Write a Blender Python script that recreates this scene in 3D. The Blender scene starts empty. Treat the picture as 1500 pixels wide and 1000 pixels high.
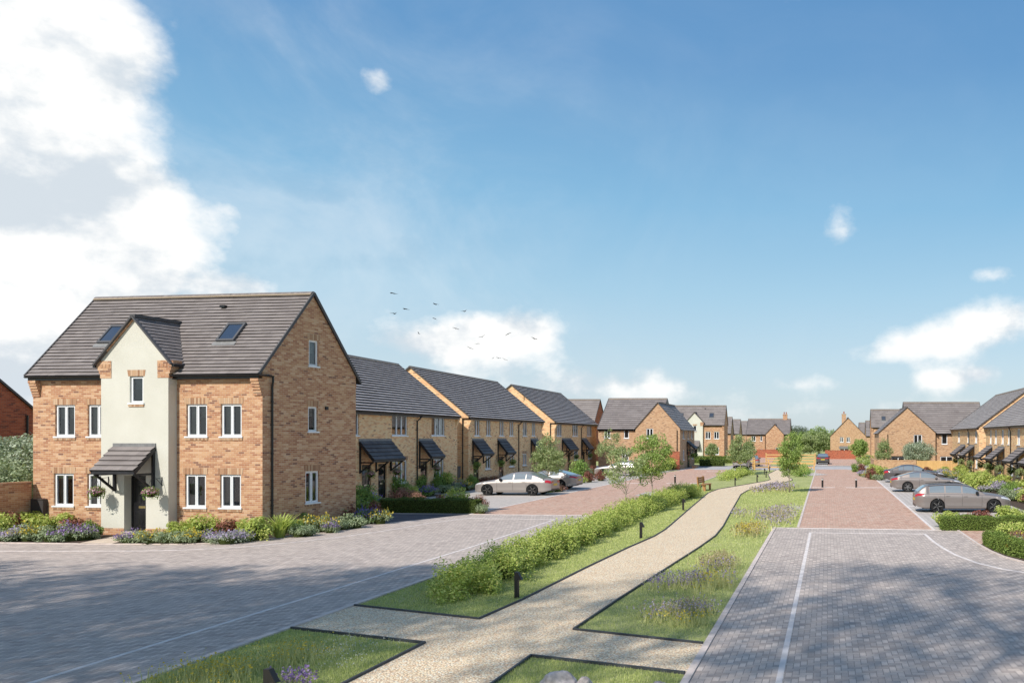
import bpy, math, random
import numpy as np
from mathutils import Vector, Matrix
from mathutils.geometry import tessellate_polygon

random.seed(11)
RNG = np.random.default_rng(7)
scene = bpy.context.scene
COL = scene.collection
R = math.radians

# ------------------------------------------------------------------ survey helpers
PX, PY, CAMH, FPX = 1212.0, 640.0, 3.7, 1200.0       # lens data measured from the photograph (1500 x 1000)


def G(px, py):
    """ground point (metres) seen at a photo pixel"""
    s = CAMH / (py - PY)
    return Vector(((px - PX) * s, FPX * s, 0.0))


def at(px, py, y):
    """point at depth y (metres) seen at a photo pixel"""
    return Vector(((px - PX) * y / FPX, y, CAMH - (py - PY) * y / FPX))


# ------------------------------------------------------------------ node helpers
def new_mat(name):
    m = bpy.data.materials.new(name)
    m.use_nodes = True
    nt = m.node_tree
    nt.nodes.clear()
    out = nt.nodes.new('ShaderNodeOutputMaterial')
    return m, nt, out


class NT:
    """tiny wrapper to write node graphs as expressions"""
    def __init__(self, nt):
        self.nt = nt

    def link(self, a, b):
        self.nt.links.new(a, b)

    def put(self, sock, v):
        if isinstance(v, bpy.types.NodeSocket):
            self.nt.links.new(v, sock)
        else:
            sock.default_value = v

    def m(self, op, a, b=None, c=None, clamp=False):
        n = self.nt.nodes.new('ShaderNodeMath')
        n.operation = op
        n.use_clamp = clamp
        self.put(n.inputs[0], a)
        if b is not None:
            self.put(n.inputs[1], b)
        if c is not None:
            self.put(n.inputs[2], c)
        return n.outputs[0]

    def mix(self, f, a, b, mode='MIX'):
        n = self.nt.nodes.new('ShaderNodeMix')
        n.data_type = 'RGBA'
        n.blend_type = mode
        self.put(n.inputs[0], f)
        self.put(n.inputs[6], a if not isinstance(a, tuple) else (*a[:3], 1))
        self.put(n.inputs[7], b if not isinstance(b, tuple) else (*b[:3], 1))
        return n.outputs[2]

    def ramp(self, f, stops, interp='LINEAR'):
        n = self.nt.nodes.new('ShaderNodeValToRGB')
        n.color_ramp.interpolation = interp
        el = n.color_ramp.elements
        while len(el) < len(stops):
            el.new(0.5)
        for e, (p, c) in zip(el, stops):
            e.position = p
            e.color = (*c[:3], 1)
        self.put(n.inputs[0], f)
        return n.outputs[0]

    def noise(self, vec, scale, detail=3.0, rough=0.55, dist=0.0):
        n = self.nt.nodes.new('ShaderNodeTexNoise')
        if vec is not None:
            self.put(n.inputs['Vector'], vec)
        n.inputs['Scale'].default_value = scale
        n.inputs['Detail'].default_value = detail
        n.inputs['Roughness'].default_value = rough
        n.inputs['Distortion'].default_value = dist
        return n.outputs[0]

    def voro(self, vec, scale, feature='F1'):
        n = self.nt.nodes.new('ShaderNodeTexVoronoi')
        n.feature = feature
        self.put(n.inputs['Vector'], vec)
        n.inputs['Scale'].default_value = scale
        return n

    def white(self, vec):
        n = self.nt.nodes.new('ShaderNodeTexWhiteNoise')
        n.noise_dimensions = '3D'
        self.put(n.inputs['Vector'], vec)
        return n.outputs[0]

    def xyz(self, x, y, z=0.0):
        n = self.nt.nodes.new('ShaderNodeCombineXYZ')
        for i, v in enumerate((x, y, z)):
            self.put(n.inputs[i], v)
        return n.outputs[0]

    def sep(self, v):
        n = self.nt.nodes.new('ShaderNodeSeparateXYZ')
        self.put(n.inputs[0], v)
        return n.outputs

    def uv(self):
        return self.nt.nodes.new('ShaderNodeTexCoord').outputs['UV']

    def objco(self):
        return self.nt.nodes.new('ShaderNodeTexCoord').outputs['Object']

    def island(self):
        return self.nt.nodes.new('ShaderNodeNewGeometry').outputs['Random Per Island']

    def objrand(self):
        return self.nt.nodes.new('ShaderNodeObjectInfo').outputs['Random']

    def bump(self, h, strength=0.3, dist=0.01):
        n = self.nt.nodes.new('ShaderNodeBump')
        n.inputs['Strength'].default_value = strength
        n.inputs['Distance'].default_value = dist
        self.put(n.inputs['Height'], h)
        return n.outputs[0]

    def bsdf(self, col, rough=0.7, spec=0.3, metal=0.0, normal=None, coat=0.0):
        n = self.nt.nodes.new('ShaderNodeBsdfPrincipled')
        self.put(n.inputs['Base Color'], col if not isinstance(col, tuple) else (*col[:3], 1))
        self.put(n.inputs['Roughness'], rough)
        n.inputs['Specular IOR Level'].default_value = spec
        n.inputs['Metallic'].default_value = metal
        n.inputs['Coat Weight'].default_value = coat
        n.inputs['Coat Roughness'].default_value = 0.08
        if normal is not None:
            self.put(n.inputs['Normal'], normal)
        return n.outputs[0]


MATS = {}


def mat(name):
    return MATS[name]


def simple(name, col, rough=0.6, spec=0.4, metal=0.0, coat=0.0, vary=0.0, scale=6.0):
    m, nt, out = new_mat(name)
    k = NT(nt)
    c = col
    if vary > 0:
        nz = k.noise(k.objco(), scale, 4)
        lo = tuple(x * (1 - vary) for x in col)
        hi = tuple(min(1, x * (1 + vary)) for x in col)
        c = k.ramp(nz, [(0.3, lo), (0.7, hi)])
    k.link(k.bsdf(c, rough, spec, metal, coat=coat), out.inputs[0])
    MATS[name] = m
    return m


def brick_mat(name, stops, mortar, bw=0.225, bh=0.075, gap=0.010, vertical=False, stain=0.12):
    m, nt, out = new_mat(name)
    k = NT(nt)
    s = k.sep(k.uv())
    u, v = (s[1], s[0]) if vertical else (s[0], s[1])
    if vertical:
        rowf = k.m('DIVIDE', v, bh)
        row = k.m('FLOOR', rowf)
        colf = k.m('DIVIDE', u, 3.0)
    else:
        rowf = k.m('DIVIDE', v, bh)
        row = k.m('FLOOR', rowf)
        off = k.m('MULTIPLY', k.m('MODULO', k.m('ABSOLUTE', row), 2.0), 0.5)
        colf = k.m('ADD', k.m('DIVIDE', u, bw), off)
    col = k.m('FLOOR', colf)
    rnd = k.white(k.xyz(col, row, 3.7))
    rnd2 = k.white(k.xyz(col, row, 9.1))
    c = k.ramp(rnd, stops, 'CONSTANT')
    c = k.mix(k.m('MULTIPLY', rnd2, 0.22), c, stops[0][1])
    # slow weathering over the wall and grain inside a brick
    nz = k.noise(k.uv(), 0.7, 4)
    c = k.mix(k.m('MULTIPLY', k.m('SUBTRACT', nz, 0.35, clamp=True), 2.2 * stain, clamp=True), c, (0.16, 0.10, 0.065))
    grain = k.noise(k.uv(), 38.0, 3)
    c = k.mix(0.22, c, k.ramp(grain, [(0.3, (0.25, 0.2, 0.16)), (0.7, (1, 1, 1))]), 'MULTIPLY')
    fv = k.m('FRACT', rowf)
    gv = gap / bh
    ev = k.m('MULTIPLY', k.m('GREATER_THAN', fv, gv / 2), k.m('LESS_THAN', fv, 1 - gv / 2))
    if vertical:
        inside = ev
    else:
        fu = k.m('FRACT', colf)
        gu = gap / bw
        inside = k.m('MULTIPLY', ev, k.m('MULTIPLY', k.m('GREATER_THAN', fu, gu / 2), k.m('LESS_THAN', fu, 1 - gu / 2)))
    c = k.mix(inside, mortar, c)
    h = k.m('ADD', inside, k.m('MULTIPLY', grain, 0.5))
    k.link(k.bsdf(c, 0.88, 0.2, normal=k.bump(h, 0.5, 0.006)), out.inputs[0])
    MATS[name] = m


def herring_mat(name, stops, mortar, w=0.1, rot=0.0, gap=0.06, tint=None, rough=0.8):
    """2:1 herringbone block paving laid in metres on the object's own coordinates"""
    m, nt, out = new_mat(name)
    k = NT(nt)
    s = k.sep(k.objco())
    x, y = k.m('DIVIDE', s[0], w), k.m('DIVIDE', s[1], w)
    if rot:
        ca, sa = math.cos(rot), math.sin(rot)
        x, y = (k.m('ADD', k.m('MULTIPLY', x, ca), k.m('MULTIPLY', y, sa)),
                k.m('SUBTRACT', k.m('MULTIPLY', y, ca), k.m('MULTIPLY', x, sa)))
    i, j = k.m('FLOOR', x), k.m('FLOOR', y)
    d = k.m('ADD', k.m('SUBTRACT', i, j), 40000.0)
    q = k.m('FLOOR', k.m('ADD', k.m('MODULO', d, 4.0), 0.01))
    q1 = k.m('COMPARE', q, 1.0, 0.1)
    q2 = k.m('COMPARE', q, 2.0, 0.1)
    horiz = k.m('LESS_THAN', q, 1.5)
    bi, bj = k.m('SUBTRACT', i, q1), k.m('SUBTRACT', j, q2)
    lu, lv = k.m('SUBTRACT', x, bi), k.m('SUBTRACT', y, bj)
    su = k.m('ADD', horiz, 1.0)
    sv = k.m('SUBTRACT', 2.0, horiz)
    e = k.m('MINIMUM', k.m('MINIMUM', lu, k.m('SUBTRACT', su, lu)), k.m('MINIMUM', lv, k.m('SUBTRACT', sv, lv)))
    inside = k.m('GREATER_THAN', e, gap)
    rnd = k.white(k.xyz(bi, bj, 5.3))
    c = k.ramp(rnd, stops, 'LINEAR')
    # the two laying directions weather to slightly different tones
    c = k.mix(k.m('MULTIPLY', horiz, 0.15), c, (0.02, 0.02, 0.025))
    nz = k.noise(k.objco(), 0.35, 5, 0.6)
    c = k.mix(k.m('MULTIPLY', k.m('SUBTRACT', nz, 0.4, clamp=True), 0.9, clamp=True), c, stops[-1][1])
    dirt = k.noise(k.objco(), 1.7, 6, 0.7)
    c = k.mix(0.35, c, k.ramp(dirt, [(0.32, (0.62, 0.60, 0.58)), (0.6, (1, 1, 1))]), 'MULTIPLY')
    spots = k.noise(k.objco(), 45.0, 2)
    c = k.mix(0.25, c, k.ramp(spots, [(0.35, (0.5, 0.5, 0.5)), (0.6, (1, 1, 1))]), 'MULTIPLY')
    c = k.mix(inside, mortar, c)
    h = k.m('MULTIPLY', k.m('MINIMUM', e, 0.16), 6.0)
    k.link(k.bsdf(c, rough, 0.25, normal=k.bump(h, 0.5, 0.006)), out.inputs[0])
    MATS[name] = m


def leaf_mat(name, stops, trans=0.35, rough=0.55, spec=0.25):
    m, nt, out = new_mat(name)
    k = NT(nt)
    c = k.ramp(k.island(), stops)
    clump = k.noise(k.objco(), 1.6, 3)
    c = k.mix(0.32, c, k.ramp(clump, [(0.34, (0.6, 0.64, 0.5)), (0.66, (1.05, 1.02, 1))]), 'MULTIPLY')
    b = k.bsdf(c, rough, spec)
    t = nt.nodes.new('ShaderNodeBsdfTranslucent')
    k.put(t.inputs[0], k.mix(0.5, c, (0.30, 0.36, 0.05)))
    mx = nt.nodes.new('ShaderNodeMixShader')
    mx.inputs[0].default_value = trans
    k.link(b, mx.inputs[1])
    k.link(t.outputs[0], mx.inputs[2])
    k.link(mx.outputs[0], out.inputs[0])
    MATS[name] = m


# ------------------------------------------------------------------ materials
BUFF = [(0.0, (0.56, 0.315, 0.172)), (0.18, (0.48, 0.238, 0.128)), (0.36, (0.62, 0.375, 0.215)), (0.52, (0.52, 0.275, 0.150)),
        (0.66, (0.40, 0.180, 0.098)), (0.76, (0.66, 0.430, 0.270)), (0.88, (0.45, 0.215, 0.120)), (0.95, (0.24, 0.115, 0.078))]
brick_mat('brick_buff', BUFF, (0.56, 0.44, 0.33))
YEL = [(0.0, (0.900, 0.609, 0.326)), (0.25, (0.883, 0.527, 0.270)), (0.5, (0.900, 0.663, 0.374)),
       (0.7, (0.802, 0.446, 0.227)), (0.9, (0.654, 0.349, 0.196)), (0.965, (0.328, 0.187, 0.123))]
brick_mat('brick_yellow', YEL, (0.68, 0.54, 0.38))
TAN = [(0.0, (0.562, 0.348, 0.202)), (0.3, (0.498, 0.294, 0.164)), (0.55, (0.604, 0.393, 0.239)),
       (0.8, (0.445, 0.245, 0.139)), (0.95, (0.254, 0.148, 0.101))]
brick_mat('brick_tan', TAN, (0.52, 0.40, 0.28))
RED = [(0.0, (0.446, 0.121, 0.062)), (0.3, (0.378, 0.097, 0.052)), (0.55, (0.499, 0.147, 0.075)),
       (0.8, (0.324, 0.084, 0.048)), (0.95, (0.203, 0.063, 0.045))]
brick_mat('brick_red', RED, (0.33, 0.22, 0.16))
brick_mat('brick_soldier', [(0.0, (0.46, 0.26, 0.15)), (0.25, (0.58, 0.38, 0.23)), (0.5, (0.34, 0.18, 0.10)),
                            (0.75, (0.62, 0.44, 0.29))], (0.34, 0.25, 0.18), vertical=True, bh=0.078, gap=0.012)

m, nt, out = new_mat('render_cream')
k = NT(nt)
g = k.noise(k.uv(), 22.0, 5, 0.7)
big = k.noise(k.uv(), 0.8, 4)
c = k.ramp(big, [(0.3, (0.575, 0.56, 0.485)), (0.7, (0.635, 0.62, 0.548))])
k.link(k.bsdf(c, 0.9, 0.15, normal=k.bump(g, 0.7, 0.02)), out.inputs[0])
MATS['render_cream'] = m


def tile_mat(name, lo, mid, hi):
    m, nt, out = new_mat(name)
    k = NT(nt)
    c = k.ramp(k.island(), [(0.0, lo), (0.5, mid), (1.0, hi)])
    nz = k.noise(k.objco(), 1.3, 5, 0.65)
    c = k.mix(0.55, c, k.ramp(nz, [(0.3, (0.70, 0.68, 0.66)), (0.65, (1, 1, 1))]), 'MULTIPLY')
    fine = k.noise(k.objco(), 30.0, 3)
    c = k.mix(0.3, c, k.ramp(fine, [(0.3, (0.6, 0.6, 0.6)), (0.6, (1, 1, 1))]), 'MULTIPLY')
    k.link(k.bsdf(c, 0.62, 0.35, normal=k.bump(fine, 0.25, 0.004)), out.inputs[0])
    MATS[name] = m


tile_mat('roof_tile', (0.215, 0.188, 0.180), (0.240, 0.210, 0.200), (0.270, 0.238, 0.226))
tile_mat('roof_tile_dark', (0.373, 0.333, 0.322), (0.424, 0.381, 0.367), (0.484, 0.436, 0.415))
tile_mat('roof_tile_light', (0.29, 0.255, 0.24), (0.33, 0.295, 0.275), (0.37, 0.33, 0.305))
simple('tile_edge_shade', (0.060, 0.053, 0.052), 0.8, 0.2)  # dark tile risers, the shadow gap under each course painted into their colour
tile_mat('canopy_tile', (0.085, 0.080, 0.085), (0.110, 0.103, 0.105), (0.135, 0.125, 0.125))
simple('ridge_tile', (0.19, 0.165, 0.155), 0.7, 0.3, vary=0.25)
simple('roof_window_frame', (0.085, 0.085, 0.09), 0.5, 0.3)
simple('verge', (0.085, 0.082, 0.085), 0.6, 0.3)
simple('mortar_bed', (0.42, 0.34, 0.25), 0.9, 0.1)
simple('black_plastic', (0.012, 0.012, 0.014), 0.35, 0.45)
simple('black_timber', (0.018, 0.018, 0.021), 0.5, 0.4, vary=0.3)
simple('upvc', (0.78, 0.79, 0.80), 0.35, 0.45)
simple('door_black', (0.012, 0.012, 0.014), 0.22, 0.5)
simple('door_brown', (0.075, 0.035, 0.022), 0.35, 0.45, vary=0.3)
simple('chrome', (0.65, 0.64, 0.60), 0.2, 0.5, metal=1.0)
simple('brass', (0.55, 0.42, 0.18), 0.3, 0.5, metal=1.0)
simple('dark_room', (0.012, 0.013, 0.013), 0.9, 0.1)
simple('curtain', (0.62, 0.61, 0.59), 0.9, 0.1, vary=0.2, scale=14)
simple('blind', (0.62, 0.61, 0.57), 0.7, 0.2)
simple('meter_box', (0.055, 0.050, 0.050), 0.5, 0.3)
simple('leadwork', (0.20, 0.20, 0.20), 0.6, 0.3, vary=0.2)
simple('concrete', (0.44, 0.39, 0.33), 0.85, 0.2, vary=0.15)
simple('lintel_grey', (0.20, 0.20, 0.20), 0.8, 0.2)

m, nt, out = new_mat('window_glass')
k = NT(nt)
fr = nt.nodes.new('ShaderNodeFresnel')
fr.inputs[0].default_value = 1.55
gl = nt.nodes.new('ShaderNodeBsdfGlossy')
gl.inputs['Roughness'].default_value = 0.015
gl.inputs[0].default_value = (0.95, 0.97, 1, 1)
tr = nt.nodes.new('ShaderNodeBsdfTransparent')
tr.inputs[0].default_value = (0.62, 0.66, 0.65, 1)
mx = nt.nodes.new('ShaderNodeMixShader')
k.put(mx.inputs[0], k.m('ADD', k.m('MULTIPLY', fr.outputs[0], 1.4), 0.03, clamp=True))
k.link(tr.outputs[0], mx.inputs[1])
k.link(gl.outputs[0], mx.inputs[2])
k.link(mx.outputs[0], out.inputs[0])
MATS['window_glass'] = m
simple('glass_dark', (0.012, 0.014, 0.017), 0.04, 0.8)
simple('glass_sky', (0.03, 0.04, 0.06), 0.03, 1.0, coat=0.6)
simple('car_glass', (0.17, 0.205, 0.235), 0.06, 0.9, coat=0.6)

herring_mat('pave_grey', [(0.0, (0.429, 0.360, 0.321)), (0.35, (0.521, 0.439, 0.389)), (0.7, (0.587, 0.497, 0.438)), (1.0, (0.647, 0.547, 0.480))],
            (0.285, 0.245, 0.222), w=0.11)
herring_mat('pave_red', [(0.0, (0.492, 0.283, 0.208)), (0.35, (0.612, 0.373, 0.275)), (0.7, (0.692, 0.442, 0.332)), (1.0, (0.612, 0.455, 0.357))],
            (0.346, 0.248, 0.188), w=0.12, rot=R(90))
herring_mat('pave_bay', [(0.0, (0.500, 0.447, 0.410)), (0.5, (0.556, 0.499, 0.456)), (1.0, (0.606, 0.545, 0.491))],
            (0.388, 0.348, 0.319), w=0.1, rot=R(45))
simple('pave_line', (0.66, 0.60, 0.57), 0.85, 0.2, vary=0.16, scale=3)
simple('kerb_stone', (0.588, 0.499, 0.450), 0.85, 0.2, vary=0.18, scale=5)
simple('tarmac', (0.105, 0.098, 0.105), 0.9, 0.2, vary=0.2, scale=2)
simple('street_tar', (0.413, 0.400, 0.400), 0.9, 0.2, vary=0.12, scale=1)
simple('footway', (0.42, 0.39, 0.355), 0.9, 0.2, vary=0.15, scale=2)
simple('slab', (0.60, 0.49, 0.385), 0.85, 0.2, vary=0.14, scale=3)
simple('soil', (0.085, 0.062, 0.048), 0.95, 0.1, vary=0.5, scale=14)

m, nt, out = new_mat('gravel')
k = NT(nt)
v1 = k.voro(k.objco(), 30.0)
v2 = k.voro(k.objco(), 62.0)
c = k.ramp(k.m('FRACT', k.m('MULTIPLY', k.sep(v1.outputs['Color'])[0], 7.3)),
           [(0.0, (0.597, 0.360, 0.209)), (0.25, (0.850, 0.631, 0.403)), (0.5, (0.850, 0.758, 0.530)), (0.72, (0.796, 0.522, 0.329)), (0.88, (0.850, 0.850, 0.713)), (1.0, (0.850, 0.850, 0.769))])
c2 = k.ramp(k.sep(v2.outputs['Color'])[1], [(0.0, (0.677, 0.414, 0.246)), (0.5, (0.850, 0.703, 0.458)), (1.0, (0.850, 0.850, 0.732))])
c = k.mix(0.4, c, c2)
c = k.mix(k.m('MULTIPLY', k.m('GREATER_THAN', v1.outputs['Distance'], 0.55), 0.55), c, (0.298, 0.188, 0.119))
big = k.noise(k.objco(), 0.9, 5, 0.65)
c = k.mix(0.4, c, k.ramp(big, [(0.3, (0.800, 0.800, 0.800)), (0.65, (1, 1, 1))]), 'MULTIPLY')
k.link(k.bsdf(c, 0.85, 0.25, normal=k.bump(v1.outputs['Distance'], 0.8, -0.02)), out.inputs[0])
MATS['gravel'] = m

m, nt, out = new_mat('lawn')
k = NT(nt)
a = k.noise(k.objco(), 0.55, 5, 0.6)
b = k.noise(k.objco(), 26.0, 4, 0.75)
st = k.noise(k.objco(), 4.0, 4, 0.7)
c = k.ramp(a, [(0.28, (0.345, 0.371, 0.155)), (0.5, (0.437, 0.453, 0.204)), (0.72, (0.531, 0.511, 0.275))])
c = k.mix(0.75, c, k.ramp(b, [(0.3, (0.45, 0.5, 0.4)), (0.62, (1.1, 1.1, 1.0))]), 'MULTIPLY')
c = k.mix(0.5, c, k.ramp(st, [(0.32, (0.66, 0.72, 0.6)), (0.62, (1.05, 1.03, 1.0))]), 'MULTIPLY')
k.link(k.bsdf(c, 0.9, 0.15, normal=k.bump(b, 0.9, 0.04)), out.inputs[0])
MATS['lawn'] = m

leaf_mat('grass_blade', [(0.0, (0.350, 0.427, 0.126)), (0.5, (0.570, 0.633, 0.233)), (1.0, (0.810, 0.798, 0.408))], 0.3)
leaf_mat('meadow_blade', [(0.0, (0.463, 0.494, 0.208)), (0.5, (0.656, 0.658, 0.305)), (1.0, (0.875, 0.799, 0.437))], 0.35)
simple('edging_timber', (0.052, 0.056, 0.062), 0.6, 0.4, vary=0.3)
leaf_mat('leaf_lime', [(0.0, (0.40, 0.50, 0.11)), (0.5, (0.55, 0.65, 0.17)), (0.85, (0.70, 0.74, 0.25)), (1.0, (0.76, 0.68, 0.24))], 0.42)
leaf_mat('leaf_green', [(0.0, (0.149, 0.251, 0.057)), (0.5, (0.243, 0.386, 0.091)), (1.0, (0.386, 0.526, 0.149))], 0.35)
leaf_mat('leaf_hedge', [(0.0, (0.110, 0.170, 0.036)), (0.5, (0.200, 0.289, 0.060)), (1.0, (0.310, 0.389, 0.100))], 0.3)
leaf_mat('leaf_box', [(0.0, (0.050, 0.084, 0.018)), (0.5, (0.095, 0.143, 0.028)), (1.0, (0.151, 0.203, 0.050))], 0.25)
leaf_mat('leaf_tree', [(0.0, (0.214, 0.312, 0.081)), (0.5, (0.353, 0.482, 0.137)), (1.0, (0.567, 0.693, 0.241))], 0.4)
leaf_mat('leaf_pale', [(0.0, (0.254, 0.324, 0.132)), (0.5, (0.374, 0.456, 0.203)), (1.0, (0.558, 0.618, 0.333))], 0.4)
leaf_mat('leaf_silver', [(0.0, (0.245, 0.302, 0.201)), (0.5, (0.389, 0.460, 0.331)), (1.0, (0.604, 0.661, 0.517))], 0.3)
leaf_mat('leaf_sage', [(0.0, (0.216, 0.292, 0.162)), (0.5, (0.335, 0.410, 0.248)), (1.0, (0.497, 0.562, 0.367))], 0.3)
leaf_mat('leaf_burgundy', [(0.0, (0.164, 0.048, 0.048)), (0.5, (0.272, 0.083, 0.077)), (1.0, (0.415, 0.186, 0.131))], 0.3)
leaf_mat('leaf_pinkish', [(0.0, (0.250, 0.117, 0.094)), (0.5, (0.390, 0.180, 0.149)), (1.0, (0.516, 0.296, 0.235))], 0.3)
leaf_mat('leaf_far_haze', [(0.0, (0.099, 0.136, 0.087)), (1.0, (0.199, 0.240, 0.173))], 0.2)  # distance haze put into the leaf colour as a paler, bluer green
leaf_mat('flower_yellow', [(0.0, (0.60, 0.42, 0.03)), (1.0, (0.80, 0.66, 0.14))], 0.3)
leaf_mat('flower_purple', [(0.0, (0.200, 0.125, 0.375)), (0.6, (0.350, 0.225, 0.525)), (1.0, (0.525, 0.375, 0.650))], 0.3)
leaf_mat('flower_blue', [(0.0, (0.09, 0.07, 0.36)), (1.0, (0.22, 0.17, 0.50))], 0.3)
leaf_mat('flower_pink', [(0.0, (0.55, 0.16, 0.32)), (0.5, (0.68, 0.38, 0.50)), (1.0, (0.80, 0.68, 0.68))], 0.3)
leaf_mat('flower_orange', [(0.0, (0.60, 0.20, 0.03)), (1.0, (0.72, 0.45, 0.06))], 0.3)
leaf_mat('flower_lilac', [(0.0, (0.405, 0.338, 0.567)), (1.0, (0.648, 0.540, 0.743))], 0.3)
leaf_mat('flower_white', [(0.0, (0.62, 0.62, 0.58)), (1.0, (0.80, 0.79, 0.74))], 0.3)
leaf_mat('seed_head', [(0.0, (0.378, 0.297, 0.176)), (1.0, (0.567, 0.459, 0.297))], 0.3)
simple('bark', (0.20, 0.165, 0.125), 0.9, 0.2, vary=0.4, scale=12)
simple('bark_pale', (0.34, 0.29, 0.23), 0.9, 0.2, vary=0.35, scale=12)
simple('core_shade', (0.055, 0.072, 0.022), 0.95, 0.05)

m, nt, out = new_mat('timber')
k = NT(nt)
s = k.sep(k.objco())
gr = k.noise(k.xyz(k.m('MULTIPLY', s[0], 3.0), k.m('MULTIPLY', s[1], 3.0), k.m('MULTIPLY', s[2], 3.0)), 6.0, 6, 0.6, 1.2)
c = k.ramp(gr, [(0.3, (0.520, 0.305, 0.111)), (0.5, (0.650, 0.403, 0.163)), (0.7, (0.741, 0.494, 0.221))])
c = k.mix(k.m('MULTIPLY', k.island(), 0.4), c, (0.42, 0.25, 0.10))
k.link(k.bsdf(c, 0.7, 0.25), out.inputs[0])
MATS['timber'] = m
simple('timber_dark', (0.17, 0.09, 0.045), 0.7, 0.3, vary=0.3)
simple('bench_wood', (0.36, 0.19, 0.075), 0.6, 0.3, vary=0.3)
simple('car_silver', (0.37, 0.337, 0.315), 0.42, 0.5, metal=0.45, coat=0.15)
simple('car_bronze', (0.255, 0.222, 0.208), 0.42, 0.5, metal=0.45, coat=0.2)
simple('car_grey', (0.125, 0.113, 0.112), 0.38, 0.5, metal=0.5, coat=0.25)
simple('tyre', (0.016, 0.016, 0.017), 0.8, 0.2)
simple('rim', (0.34, 0.33, 0.32), 0.3, 0.5, metal=0.9)
simple('rim_dark', (0.05, 0.05, 0.052), 0.3, 0.5, metal=0.7)
simple('seam', (0.03, 0.03, 0.032), 0.6, 0.2)
simple('red_light', (0.42, 0.012, 0.02), 0.15, 0.6, coat=0.6)
simple('clear_light', (0.55, 0.57, 0.60), 0.1, 0.8, coat=0.8)
simple('plate_yellow', (0.70, 0.52, 0.05), 0.5, 0.3)
simple('post_black', (0.020, 0.018, 0.018), 0.45, 0.35)
simple('band_white', (0.72, 0.71, 0.68), 0.5, 0.3)
simple('lamp_lens', (0.55, 0.54, 0.50), 0.3, 0.5)
simple('rock', (0.52, 0.45, 0.42), 0.85, 0.25, vary=0.45, scale=7)
simple('bird', (0.035, 0.038, 0.045), 0.8, 0.1)
simple('pot_white', (0.66, 0.64, 0.60), 0.5, 0.3)
simple('wicker', (0.045, 0.030, 0.020), 0.9, 0.1)


# ------------------------------------------------------------------ object helpers
def tag(o, label=None, cat=None, group=None, kind=None):
    if label:
        o['label'] = label
    if cat:
        o['category'] = cat
    if group:
        o['group'] = group
    if kind:
        o['kind'] = kind
    return o


def empty(name, loc=(0, 0, 0), rz=0.0, label=None, cat=None, group=None):
    o = bpy.data.objects.new(name, None)
    COL.objects.link(o)
    o.location = loc
    o.rotation_euler = (0, 0, rz)
    o.empty_display_size = 0.2
    return tag(o, label, cat, group)


def kids(o):
    return [c for c in COL.objects if c.parent == o]


def copy_tree(o, parent=None):
    c = o.copy()
    COL.objects.link(c)
    c.parent = parent
    for ch in list(o.children):
        copy_tree(ch, c)
    return c


def assign_uv(me):
    n = len(me.polygons)
    if n == 0:
        return
    co = np.empty(len(me.vertices) * 3, np.float32)
    me.vertices.foreach_get('co', co)
    co = co.reshape(-1, 3)
    nl = len(me.loops)
    lv = np.empty(nl, np.int32)
    me.loops.foreach_get('vertex_index', lv)
    nor = np.empty(n * 3, np.float32)
    me.polygons.foreach_get('normal', nor)
    nor = nor.reshape(-1, 3)
    tot = np.empty(n, np.int32)
    me.polygons.foreach_get('loop_total', tot)
    pi = np.repeat(np.arange(n), tot)
    t = np.stack([-nor[:, 1], nor[:, 0], np.zeros(n)], 1)
    ln = np.linalg.norm(t, axis=1)
    flat = ln < 0.05
    t[flat] = (1, 0, 0)
    ln[flat] = 1
    t /= ln[:, None]
    b = np.cross(nor, t)
    p = co[lv]
    uv = np.stack([(p * t[pi]).sum(1), (p * b[pi]).sum(1)], 1).astype(np.float32)
    lay = me.uv_layers.new(name='UVMap')
    lay.data.foreach_set('uv', uv.ravel())


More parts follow.
